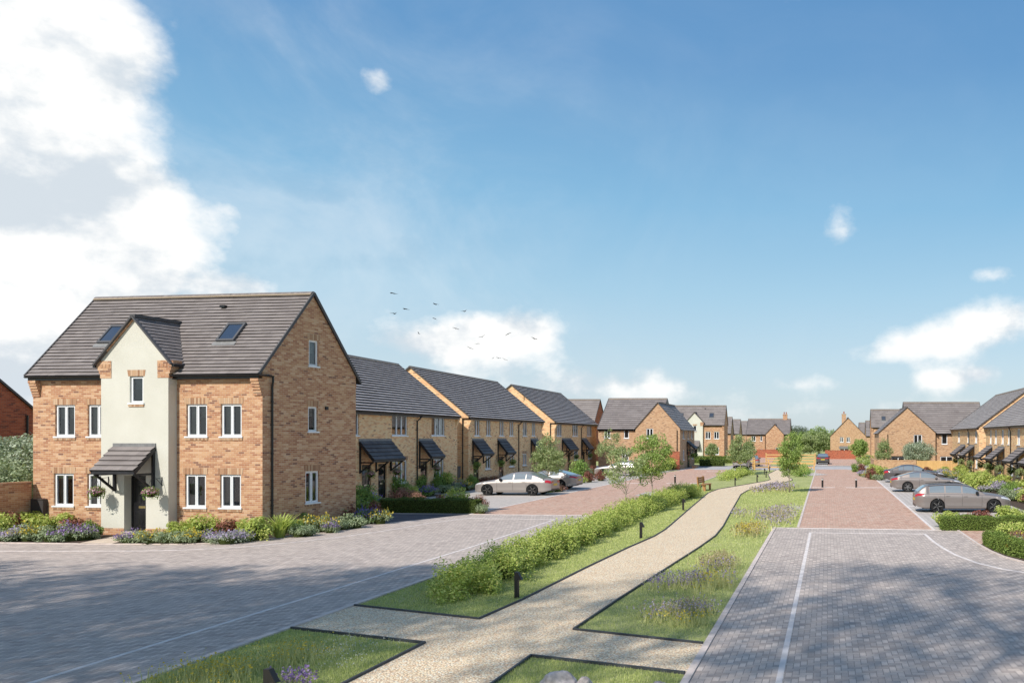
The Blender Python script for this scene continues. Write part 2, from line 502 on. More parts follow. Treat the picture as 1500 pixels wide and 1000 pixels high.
class MB:
    def __init__(self):
        self.v, self.f, self.mi, self.mats = [], [], [], []

    def mid(self, name):
        if name not in self.mats:
            self.mats.append(name)
        return self.mats.index(name)

    def face(self, pts, mat_name):
        b = len(self.v)
        self.v.extend([tuple(p) for p in pts])
        self.f.append(tuple(range(b, b + len(pts))))
        self.mi.append(self.mid(mat_name))

    def mesh(self, verts, faces, mat_name):
        b = len(self.v)
        self.v.extend([tuple(p) for p in verts])
        k = self.mid(mat_name)
        for f in faces:
            self.f.append(tuple(b + i for i in f))
            self.mi.append(k)

    def box(self, lo, hi, mat_name):
        x0, y0, z0 = lo
        x1, y1, z1 = hi
        vs = [(x0, y0, z0), (x1, y0, z0), (x1, y1, z0), (x0, y1, z0), (x0, y0, z1), (x1, y0, z1), (x1, y1, z1), (x0, y1, z1)]
        self.mesh(vs, [(0, 3, 2, 1), (4, 5, 6, 7), (0, 1, 5, 4), (1, 2, 6, 5), (2, 3, 7, 6), (3, 0, 4, 7)], mat_name)

    def obox(self, O, t, u0, u1, v0, v1, d0, d1, mat_name):
        """box on a wall: u along t, v up, d outwards"""
        n = t.cross(Vector((0, 0, 1)))
        z = Vector((0, 0, 1))
        P = lambda u, v, d: O + t * u + z * v + n * d
        vs = [P(u0, v0, d1), P(u1, v0, d1), P(u1, v1, d1), P(u0, v1, d1), P(u0, v0, d0), P(u1, v0, d0), P(u1, v1, d0), P(u0, v1, d0)]
        self.mesh(vs, [(0, 1, 2, 3), (5, 4, 7, 6), (4, 0, 3, 7), (1, 5, 6, 2), (3, 2, 6, 7), (4, 5, 1, 0)], mat_name)

    def bar(self, a, b, w, h, mat_name, up=Vector((0, 0, 1))):
        """square bar from a to b"""
        a, b = Vector(a), Vector(b)
        d = (b - a).normalized()
        if abs(d.dot(up)) > 0.98:
            up = Vector((1, 0, 0))
        s = d.cross(up).normalized() * (w / 2)
        q = s.cross(d).normalized() * (h / 2)
        vs = [a - s - q, a + s - q, a + s + q, a - s + q, b - s - q, b + s - q, b + s + q, b - s + q]
        self.mesh(vs, [(0, 1, 2, 3), (7, 6, 5, 4), (0, 4, 5, 1), (1, 5, 6, 2), (2, 6, 7, 3), (3, 7, 4, 0)], mat_name)

    def tube(self, pts, rad, mat_name, seg=8, cap=True):
        pts = [Vector(p) for p in pts]
        if not hasattr(rad, '__len__'):
            rad = [rad] * len(pts)
        vs, fs = [], []
        prev = None
        for i, p in enumerate(pts):
            d = (pts[min(i + 1, len(pts) - 1)] - pts[max(i - 1, 0)]).normalized()
            ref = Vector((0, 0, 1)) if abs(d.z) < 0.9 else Vector((1, 0, 0))
            s = d.cross(ref).normalized()
            if prev is not None and s.dot(prev) < 0:
                s = -s
            prev = s
            q = s.cross(d).normalized()
            for j in range(seg):
                a = 2 * math.pi * j / seg
                vs.append(p + (s * math.cos(a) + q * math.sin(a)) * rad[i])
        for i in range(len(pts) - 1):
            for j in range(seg):
                a, b = i * seg + j, i * seg + (j + 1) % seg
                fs.append((a, a + seg, b + seg, b))
        if cap:
            fs.append(tuple(range(seg)))
            fs.append(tuple(reversed(range((len(pts) - 1) * seg, len(pts) * seg))))
        self.mesh(vs, fs, mat_name)

    def lathe(self, prof, center, axis, mat_name, seg=20):
        """profile [(radius, along axis)] about an axis through center"""
        axis = Vector(axis).normalized()
        ref = Vector((0, 0, 1)) if abs(axis.z) < 0.9 else Vector((1, 0, 0))
        s = axis.cross(ref).normalized()
        q = axis.cross(s)
        c = Vector(center)
        vs, fs = [], []
        for r, h in prof:
            for j in range(seg):
                a = 2 * math.pi * j / seg
                vs.append(c + axis * h + (s * math.cos(a) + q * math.sin(a)) * r)
        for i in range(len(prof) - 1):
            for j in range(seg):
                a, b = i * seg + j, i * seg + (j + 1) % seg
                fs.append((a, b, b + seg, a + seg))
        self.mesh(vs, fs, mat_name)

    def poly(self, outline, holes, mapf, mat_name):
        """flat polygon with holes, mapf maps 2D to 3D"""
        loops = [[Vector((p[0], p[1], 0)) for p in outline]]
        for h in holes:
            u0, v0, u1, v1 = h
            loops.append([Vector((u0, v0, 0)), Vector((u0, v1, 0)), Vector((u1, v1, 0)), Vector((u1, v0, 0))])
        flat = [p for L in loops for p in L]
        tris = tessellate_polygon(loops)
        vs = [mapf(p.x, p.y) for p in flat]
        fs = []
        for t in tris:
            a, b, c = (flat[i] for i in t)
            area = (b.x - a.x) * (c.y - a.y) - (b.y - a.y) * (c.x - a.x)
            if abs(area) < 1e-9:
                continue
            fs.append(tuple(t) if area > 0 else tuple(reversed(t)))
        self.mesh(vs, fs, mat_name)

    def build(self, name, parent=None, smooth=False, loc=None, rz=None):
        me = bpy.data.meshes.new(name)
        me.from_pydata(self.v, [], self.f)
        for mn in self.mats:
            me.materials.append(MATS[mn])
        me.polygons.foreach_set('material_index', self.mi)
        me.update()
        assign_uv(me)
        if smooth:
            me.polygons.foreach_set('use_smooth', [True] * len(me.polygons))
        o = bpy.data.objects.new(name, me)
        COL.objects.link(o)
        if parent is not None:
            o.parent = parent
        if loc is not None:
            o.location = loc
        if rz is not None:
            o.rotation_euler = (0, 0, rz)
        return o


def smooth_by_angle(o, ang=35):
    me = o.data
    me.polygons.foreach_set('use_smooth', [True] * len(me.polygons))
    try:
        me.set_sharp_from_angle(angle=R(ang))
    except Exception:
        pass


def weld(o, d=0.0005):
    import bmesh
    bm = bmesh.new()
    bm.from_mesh(o.data)
    bmesh.ops.remove_doubles(bm, verts=bm.verts, dist=d)
    bmesh.ops.dissolve_degenerate(bm, edges=bm.edges, dist=1e-5)
    bmesh.ops.recalc_face_normals(bm, faces=bm.faces)
    bm.to_mesh(o.data)
    bm.free()


# ------------------------------------------------------------------ leaves
def leaf_data(pts, size, outward=None, bias=0.5, up=0.25, aspect=0.55, rng=RNG):
    """four-cornered leaves at pts; returns verts (4N,3)"""
    n = len(pts)
    nor = rng.normal(size=(n, 3))
    nor /= np.linalg.norm(nor, axis=1)[:, None]
    if outward is not None:
        nor = nor * (1 - bias) + outward * bias
    nor[:, 2] += up
    nor /= np.linalg.norm(nor, axis=1)[:, None] + 1e-9
    a = rng.normal(size=(n, 3))
    a -= nor * (a * nor).sum(1)[:, None]
    a /= np.linalg.norm(a, axis=1)[:, None] + 1e-9
    b = np.cross(nor, a)
    L = size * rng.uniform(0.65, 1.3, n)
    W = L * aspect
    v = np.empty((n, 4, 3))
    v[:, 0] = pts - a * (L * 0.5)[:, None]
    v[:, 1] = pts + b * (W * 0.5)[:, None] + nor * (L * 0.08)[:, None]
    v[:, 2] = pts + a * (L * 0.5)[:, None]
    v[:, 3] = pts - b * (W * 0.5)[:, None] + nor * (L * 0.08)[:, None]
    return v.reshape(-1, 3)


def quads_mesh(name, sets, extra=None):
    """sets: [(verts(4N,3), material)], extra: MB with further faces"""
    vs, fs, mi, mats = [], [], [], []
    base = 0
    for v, mn in sets:
        if len(v) == 0:
            continue
        if mn not in mats:
            mats.append(mn)
        n = len(v) // 4
        vs.append(v)
        fs.append(np.arange(4 * n).reshape(n, 4) + base)
        mi.append(np.full(n, mats.index(mn)))
        base += 4 * n
    V = np.concatenate(vs)
    F = np.concatenate(fs)
    M = np.concatenate(mi)
    if extra is not None and extra.v:
        remap = []
        for mn in extra.mats:
            if mn not in mats:
                mats.append(mn)
            remap.append(mats.index(mn))
        ev = np.array(extra.v)
        V = np.concatenate([V, ev])
        me = bpy.data.meshes.new(name)
        faces = [tuple(r) for r in F.tolist()] + [tuple(base + i for i in f) for f in extra.f]
        me.from_pydata(V.tolist(), [], faces)
        me.polygons.foreach_set('material_index', np.concatenate([M, [remap[i] for i in extra.mi]]).astype(np.int32))
    else:
        me = bpy.data.meshes.new(name)
        n = len(F)
        me.vertices.add(len(V))
        me.vertices.foreach_set('co', V.astype(np.float32).ravel())
        me.loops.add(4 * n)
        me.loops.foreach_set('vertex_index', F.astype(np.int32).ravel())
        me.polygons.add(n)
        me.polygons.foreach_set('loop_start', (np.arange(n) * 4).astype(np.int32))
        me.polygons.foreach_set('material_index', M.astype(np.int32))
        me.update(calc_edges=True)
    for mn in mats:
        me.materials.append(MATS[mn])
    me.update()
    return me


def link(name, me, parent=None, loc=None, rz=None, sc=None):
    o = bpy.data.objects.new(name, me)
    COL.objects.link(o)
    if parent is not None:
        o.parent = parent
    if loc is not None:
        o.location = loc
    if rz is not None:
        o.rotation_euler = (0, 0, rz)
    if sc is not None:
        o.scale = sc if hasattr(sc, '__len__') else (sc, sc, sc)
    return o
# ------------------------------------------------------------------ the ground
def sheet(name, pts, z, material):
    mb = MB()
    mb.poly(pts, [], lambda u, v: Vector((u, v, z)), material)
    o = mb.build(name)
    return tag(o, kind='structure')


def ccw(pts):
    a = sum(pts[i][0] * pts[(i + 1) % len(pts)][1] - pts[(i + 1) % len(pts)][0] * pts[i][1] for i in range(len(pts)))
    return list(pts) if a > 0 else list(reversed(pts))


def ribbon(mb, pts, w, z0, z1, material, closed=False):
    """mitred strip along a polyline with vertical sides"""
    P = [Vector((p[0], p[1])) for p in pts]
    L, Rr = [], []
    for i, p in enumerate(P):
        a = (p - P[i - 1]).normalized() if i > 0 else None
        b = (P[i + 1] - p).normalized() if i < len(P) - 1 else None
        if a is None:
            a = b
        if b is None:
            b = a
        na, nb = Vector((-a.y, a.x)), Vector((-b.y, b.x))
        mm = (na + nb)
        mm = mm / max(mm.length, 1e-6)
        s = (w / 2) / max(0.35, mm.dot(na))
        L.append(p + mm * s)
        Rr.append(p - mm * s)
    n = len(P)
    vs = []
    for i in range(n):
        vs += [(L[i].x, L[i].y, z0), (L[i].x, L[i].y, z1), (Rr[i].x, Rr[i].y, z1), (Rr[i].x, Rr[i].y, z0)]
    fs = []
    for i in range(n - 1):
        a, b = 4 * i, 4 * i + 4
        fs += [(a + 1, a + 2, b + 2, b + 1), (a, a + 1, b + 1, b), (a + 2, a + 3, b + 3, b + 2)]
    fs += [(0, 3, 2, 1), (4 * n - 4, 4 * n - 3, 4 * n - 2, 4 * n - 1)]
    mb.mesh(vs, fs, material)


def strip(name, pts, w, z0, z1, material):
    mb = MB()
    ribbon(mb, pts, w, z0, z1, material)
    return tag(mb.build(name), kind='structure')


# far fields out to the horizon
mb = MB()
S = 2600
ng = 8
for i in range(ng):
    for j in range(ng):
        x0, x1 = -S + 2 * S * i / ng, -S + 2 * S * (i + 1) / ng
        y0, y1 = -S + 2 * S * j / ng, -S + 2 * S * (j + 1) / ng
        mb.face([(x0, y0, -0.03), (x1, y0, -0.03), (x1, y1, -0.03), (x0, y1, -0.03)], 'lawn')
tag(mb.build('ground'), kind='structure')

BED_EDGE = [(-33.5, 29.0), (-28.9, 28.65), (-25.0, 28.3), (-22.2, 28.3), (-21.4, 28.55), (-20.85, 29.0), (-20.4, 29.8), (-20.1, 30.8), (-19.5, 32.9), (-19.15, 35.2)]
sheet('road', ccw([(-75, -12), (-10.4, -12), (-10.4, 38.7), (-17.1, 39.3), (-17.4, 38.8), (-19.15, 35.2)] + BED_EDGE[::-1][1:] + [(-75, 31.0)]), 0.004, 'pave_grey')
RIGHT_EDGE = [(5.17, 32.5), (5.2, 28.4), (5.28, 26.6), (5.45, 25.3), (5.85, 24.1), (6.8, 22.9), (8.5, 21.9), (14, 20.8), (42, 20)]
sheet('road', ccw([(-2.15, -12), (-2.15, 33.5)] + RIGHT_EDGE + [(42, -12)]), 0.004, 'pave_grey')
sheet('road', ccw([(-17.1, 39.25), (-10.4, 38.65), (-10.45, 57.5), (-10.4, 72.8), (-10.6, 93), (-15.2, 93.0), (-15.8, 98), (-17.1, 84.6)]), 0.008, 'pave_red')
sheet('road', ccw([(-1.18, 33.35), (4.25, 32.65), (4.25, 84), (3.0, 90), (2.2, 94), (-1.3, 94), (-1.27, 77)]), 0.008, 'pave_red')
sheet('road', [(-90, 92.0), (90, 92.0), (90, 103.5), (-90, 103.5)], 0.0, 'street_tar')
sheet('pavement', [(-90, 103.6), (90, 103.6), (90, 105.8), (-90, 105.8)], 0.02, 'footway')
sheet('parking_bay', [(-1.9, 105.9), (0.02, 105.9), (0.02, 118), (-1.9, 118)], 0.010, 'pave_bay')
# drives beyond the cross street
sheet('driveway', ccw([(0.1, 105.9), (5.0, 105.9), (4.6, 139), (-0.3, 139)]), 0.008, 'pave_red')
sheet('driveway', ccw([(-12.5, 105.9), (-7.4, 105.9), (-9.5, 149), (-14.5, 149)]), 0.008, 'pave_red')
# forecourt of the terrace, parking bays
sheet('pavement', ccw([(-26.5, 39.8), (-17.15, 39.35), (-17.15, 91.5), (-29, 91.5)]), 0.002, 'footway')
sheet('parking_bay', ccw([(-22.8, 41.2), (-17.1, 40.2), (-17.1, 65.0), (-23.0, 65.0)]), 0.012, 'pave_bay')
sheet('parking_bay', ccw([(-23.6, 72.0), (-17.1, 72.0), (-17.1, 84.0), (-23.8, 84.0)]), 0.012, 'pave_bay')
sheet('parking_bay', ccw([(4.25, 32.75), (9.9, 32.75), (9.9, 72.5), (4.25, 72.5)]), 0.012, 'pave_bay')
sheet('driveway', ccw([(5.2, 32.4), (12.5, 32.0), (12.5, 29.8), (5.22, 28.3)]), 0.008, 'pave_red')
sheet('driveway', ccw([(-19.15, 35.25), (-17.35, 38.8), (-17.25, 39.2), (-26.0, 39.75), (-26.0, 36.9), (-20.2, 36.3)]), 0.006, 'tarmac')
# planting beds
sheet('flower_bed', ccw(BED_EDGE + [(-20.1, 36.2), (-26, 36.8), (-31.5, 37.2), (-33.5, 34)]), 0.010, 'soil')
for y0, y1 in ((42.0, 47.4), (50.6, 52.9), (55.2, 61.0), (64.2, 66.2), (69.3, 74.2), (76.8, 85.0), (88.6, 91.2)):
    x = -26.4 - 0.0275 * (y0 - 48.4)
    sheet('flower_bed', ccw([(x, y0), (x + 1.9, y0), (x + 1.9 - 0.0275 * (y1 - y0), y1), (x - 0.0275 * (y1 - y0), y1)]), 0.010, 'soil')
sheet('flower_bed', ccw([(9.95, 32.75), (14.2, 32.75), (14.2, 88.5), (5.0, 88.5), (4.4, 72.7), (9.95, 72.7)]), 0.006, 'soil')
sheet('flower_bed', ccw([(5.25, 28.2), (12.5, 29.6), (16, 22), (14, 21.0), (8.6, 22.05), (6.9, 23.0), (5.95, 24.2), (5.5, 25.4), (5.32, 26.7)]), 0.010, 'soil')
# slab paths to doors
sheet('path', ccw([(-25.95, 28.35), (-24.75, 28.35), (-25.6, 30.9), (-26.62, 31.0)]), 0.030, 'slab')
sheet('path', ccw([(-24.6, 40.9), (-21.0, 40.8), (-21.0, 41.6), (-24.6, 41.7)]), 0.022, 'slab')
for y in (58.6, 65.7, 70.6, 79.0, 84.2):
    sheet('path', [(9.9, y - 0.75), (14.15, y - 0.75), (14.15, y + 0.75), (9.9, y + 0.75)], 0.02, 'slab')

# the green strip and its gravel path
sheet('lawn', ccw([(-10.4, -12), (-2.15, -12), (-2.15, 33.5), (-1.2, 33.5), (-1.3, 92), (-10.6, 92), (-10.45, 57.5), (-10.4, 38.7)]), 0.012, 'lawn')
PATH_L = [(-7.05, 16.57), (-6.9, 18.5), (-6.8, 22.9), (-6.63, 27.2), (-6.42, 30.3), (-6.45, 32.6), (-6.62, 35.2), (-7.1, 42.3), (-7.85, 54.0), (-7.75, 57.8), (-6.6, 62.5),
          (-5.1, 69.0), (-4.95, 71.0), (-5.3, 75.0), (-5.9, 81.0), (-5.75, 92.0)]
PATH_R = [(-4.85, 15.66), (-4.73, 18.7), (-4.27, 27.3), (-4.17, 30.5), (-4.3, 33.8), (-4.79, 41.0), (-5.55, 52.5), (-5.5, 56.5), (-4.9, 60.2), (-3.59, 65.7), (-3.0, 69.8), (-3.1, 72.0), (-4.0, 78.5), (-5.15, 92.0)]
outline = [(-7.3, -12), (-5.15, -12), (-4.98, 13.77), (-2.21, 12.76), (-2.21, 14.6)] + PATH_R + PATH_L[::-1] + [(-10.34, 17.9), (-10.34, 15.78), (-7.2, 14.64)]
sheet('path', ccw(outline), 0.022, 'gravel')
EDGES = [[(-10.33, 17.9)] + PATH_L, [(-10.33, 15.78), (-7.2, 14.64), (-7.3, -11)], [(-2.22, 14.6)] + PATH_R, [(-2.22, 12.76), (-4.98, 13.77), (-5.15, -11)]]
for e in EDGES:
    strip('path_edging', e, 0.038, 0.0, 0.06, 'edging_timber')

# kerb strips and lines set in the paving
strip('kerb', [(-10.4, -12), (-10.4, 38.6), (-10.44, 57.5), (-10.4, 72.8), (-10.6, 91.9)], 0.13, 0.0, 0.045, 'kerb_stone')
strip('kerb', [(-2.15, -12), (-2.15, 33.5)], 0.12, 0.0, 0.03, 'kerb_stone')
strip('kerb', [(-1.2, 33.6), (-1.27, 77), (-1.3, 91.8)], 0.11, 0.0, 0.03, 'kerb_stone')
strip('kerb', BED_EDGE, 0.09, 0.0, 0.03, 'kerb_stone')
strip('kerb', RIGHT_EDGE, 0.10, 0.0, 0.03, 'kerb_stone')
strip('kerb', [(4.25, 32.7), (4.25, 84), (3.0, 90)], 0.12, 0.0, 0.020, 'pave_line')
strip('kerb', [(-17.15, 39.35), (-17.1, 65), (-17.1, 84.6), (-15.8, 91.5)], 0.12, 0.0, 0.018, 'pave_line')
strip('paving_line', [(-2.05, 33.46), (5.1, 32.56)], 0.11, 0.0, 0.014, 'pave_line')
strip('paving_line', [(-17.1, 39.25), (-10.5, 38.65)], 0.11, 0.0, 0.014, 'pave_line')
strip('paving_line', [(-0.83, -12), (-0.66, 31.75), (3.72, 31.3), (3.76, 29.0), (3.86, 27.3), (4.03, 25.7), (4.4, 24.1), (4.9, 23.0), (5.6, 22.1), (7.6, 20.9), (13.5, 19.8), (40, 19)], 0.10, 0.0, 0.009, 'pave_line')
strip('paving_line', [(-12.0, -12), (-12.0, 28.1), (-12.25, 36.8), (-16.4, 37.4), (-17.1, 35.2), (-17.5, 32.2), (-18.1, 30.2), (-18.8, 28.8), (-19.5, 27.8), (-20.3, 27.2), (-21.3, 26.8), (-22.5, 26.63), (-26.85, 26.6), (-70, 28.9)], 0.09, 0.0, 0.009, 'pave_line')
# pale bands across the red paving and bay dividers
for pts, w in (([(-1.1, 60.1), (0.55, 60.1)], 0.35), ([(1.35, 60.0), (9.8, 60.0)], 0.35), ([(-17.0, 65.6), (-14.2, 65.6)], 0.3), ([(-12.9, 65.6), (-10.6, 65.6)], 0.3),
               ([(4.35, 43.9), (9.8, 43.9)], 0.3), ([(-13.0, 88.2), (-10.7, 88.0)], 0.4)):
    strip('paving_line', pts, w, 0.0, 0.017, 'pave_line')
sheet('paving_patch', ccw([(-12.2, 51.8), (-10.52, 51.2), (-10.52, 54.6), (-12.2, 55.2)]), 0.014, 'pave_bay')
sheet('paving_patch', ccw([(-3.0, 41.6), (-1.3, 41.6), (-1.3, 44.2), (-3.0, 44.2)]), 0.02, 'pave_bay')
sheet('paving_patch', ccw([(-2.4, 78.6), (-1.3, 78.6), (0.1, 80.5), (-1.3, 85.0), (-2.4, 82)]), 0.021, 'pave_bay')
# ------------------------------------------------------------------ building kit
Z = Vector((0, 0, 1))
V3 = Vector


def tiles(mb, e0, e1, r0, r1, expo, tw, mat_name, lip=0.03, jit=0.003, seed=1):
    """a roof slope laid tile by tile; eave e0->e1, ridge r0->r1 (normal = eave x slope)"""
    rng = random.Random(seed)
    e0, e1, r0, r1 = map(Vector, (e0, e1, r0, r1))
    along = (e1 - e0).normalized()
    slope = (r0 - e0).length
    nrm = (e1 - e0).cross(r0 - e0).normalized()
    nc = max(1, round(slope / expo))
    w = (e1 - e0).length
    nt = max(1, round(w / tw))
    for c in range(nc):
        f0, f1 = c / nc, (c + 1) / nc
        a0, a1 = e0.lerp(r0, f0), e0.lerp(r0, f1)
        off = 0.5 if c % 2 else 0.0
        edges = [0.0] + [(i + off) / nt for i in range(0 if off else 1, nt) if 0 < (i + off) / nt < 1] + [1.0]
        for i in range(len(edges) - 1):
            s0, s1 = edges[i] * w, edges[i + 1] * w
            h = lip + rng.uniform(-jit, jit)
            h2 = h + rng.uniform(-jit, jit)
            p0, p1 = a0 + along * s0, a0 + along * s1
            q0, q1 = a1 + along * s0, a1 + along * s1
            dn = (a0 - a1).normalized() * 0.012
            t0, t1 = p0 + nrm * h + dn, p1 + nrm * h2 + dn
            mb.mesh([t0, t1, q1 + nrm * 0.004, q0 + nrm * 0.004], [(0, 1, 2, 3)], mat_name)
            mb.mesh([p0 - nrm * 0.004, p1 - nrm * 0.004, t1, t0], [(0, 1, 2, 3)], 'tile_edge_shade')


def roof_pair(W, D, eave, ridge, oh, vo, parent, tile='roof_tile', lip=0.05, expo=0.2, tw=0.33, name='roof', x0=0.0, back=True, yr=None, seed=1, fascia=True):
    """gabled roof, ridge along x; returns roof object. eave = roof height on the wall line"""
    yr = D / 2 if yr is None else yr
    mf = (ridge - eave) / yr
    ze = eave - oh * mf
    xa, xb = x0 - vo, x0 + W + vo
    mb = MB()
    tiles(mb, (xa, -oh, ze), (xb, -oh, ze), (xa, yr, ridge), (xb, yr, ridge), expo, tw, tile, lip=lip, seed=seed)
    mbk = (ridge - eave) / (D - yr)
    zb = eave - oh * mbk
    tiles(mb, (xb, D + oh, zb), (xa, D + oh, zb), (xb, yr, ridge), (xa, yr, ridge), expo * 2, tw * 4, tile, seed=seed + 1)
    # underside
    mb.face([(xa, -oh, ze - .03), (xa, yr, ridge - .03), (xb, yr, ridge - .03), (xb, -oh, ze - .03)], 'black_timber')
    mb.face([(xb, D + oh, zb - .03), (xb, yr, ridge - .03), (xa, yr, ridge - .03), (xa, D + oh, zb - .03)], 'black_timber')
    ro = mb.build(name, parent)
    # ridge tiles
    mb = MB()
    n = max(2, round((xb - xa) / 0.45))
    for i in range(n):
        a, b = xa + (xb - xa) * i / n, xa + (xb - xa) * (i + 1) / n - 0.006
        vs, fs = [], []
        for x in (a, b):
            for q in range(7):
                an = math.pi * (q / 6)
                vs.append((x, yr + math.cos(an) * 0.135, ridge - 0.03 + math.sin(an) * 0.11))
        for q in range(6):
            fs.append((q, q + 1, q + 8, q + 7))
        fs += [(0, 1, 2, 3, 4, 5, 6), (13, 12, 11, 10, 9, 8, 7)]
        mb.mesh(vs, fs, 'ridge_tile')
    mb.box((xa + .01, yr - 0.17, ridge - 0.07), (xb - .01, yr + 0.17, ridge - 0.03), 'mortar_bed')
    mb.build('ridge', ro)
    # verge caps
    for x in (xa, xb):
        s = -1 if x == xa else 1
        mb = MB()
        mb.bar((x + s * 0.02, -oh - .02, ze + 0.0), (x + s * 0.02, yr, ridge + 0.015), 0.05, 0.10, 'verge')
        mb.bar((x + s * 0.0205, D + oh + .02, zb + 0.0), (x + s * 0.0205, yr, ridge + 0.013), 0.05, 0.10, 'verge')
        mb.build('verge_trim', ro)
    if fascia:
        mb = MB()
        mb.box((x0, -oh + .03, ze - .17), (x0 + W, -oh + .055, ze - .012), 'black_plastic')
        mb.face([(x0, -oh + .055, ze - .165), (x0, 0, ze - .165), (x0 + W, 0, ze - .165), (x0 + W, -oh + .055, ze - .165)], 'black_plastic')
        gutter(mb, (xa + .02, -oh - .045, ze - .02), (xb - .02, -oh - .045, ze - .02))
        mb.build('gutter', parent)
    return ro


def gutter(mb, a, b, r=0.058):
    a, b = Vector(a), Vector(b)
    d = (b - a).normalized()
    s = d.cross(Z).normalized()
    for (rr, flip) in ((r, False), (r * 0.8, True)):
        vs, fs = [], []
        for p in (a, b):
            for q in range(7):
                an = math.pi * q / 6
                vs.append(p + s * math.cos(an) * rr - Z * math.sin(an) * rr)
        for q in range(6):
            f = (q, q + 1, q + 8, q + 7)
            fs.append(tuple(reversed(f)) if flip else f)
        if not flip:
            fs += [tuple(range(7)), tuple(range(13, 6, -1))]
        mb.mesh(vs, fs, 'black_plastic')


def downpipe(parent, pts, r=0.038):
    mb = MB()
    mb.tube(pts, r, 'black_plastic', 8)
    p0, p1 = Vector(pts[-2]), Vector(pts[-1])
    for f in (0.1, 0.45, 0.8):
        c = p0.lerp(p1, f)
        mb.tube([c - Z * .03, c + Z * .03], r * 1.3, 'black_plastic', 8)
    return mb.build('downpipe', parent)


def wall_face(mb, O, t, outline, holes, material, reveal=0.13):
    """wall with real openings and brick reveals"""
    n = t.cross(Z)
    P = lambda u, v, d=0.0: O + t * u + Z * v + n * d
    mb.poly(outline, holes, lambda u, v: P(u, v), material)
    for (u0, v0, u1, v1) in holes:
        r = -reveal
        mb.face([P(u0, v0), P(u0, v0, r), P(u0, v1, r), P(u0, v1)][::-1], material)
        mb.face([P(u1, v0), P(u1, v1), P(u1, v1, r), P(u1, v0, r)][::-1], material)
        mb.face([P(u0, v1), P(u0, v1, r), P(u1, v1, r), P(u1, v1)][::-1], material)
        mb.face([P(u0, v0), P(u1, v0), P(u1, v0, r), P(u0, v0, r)][::-1], material)


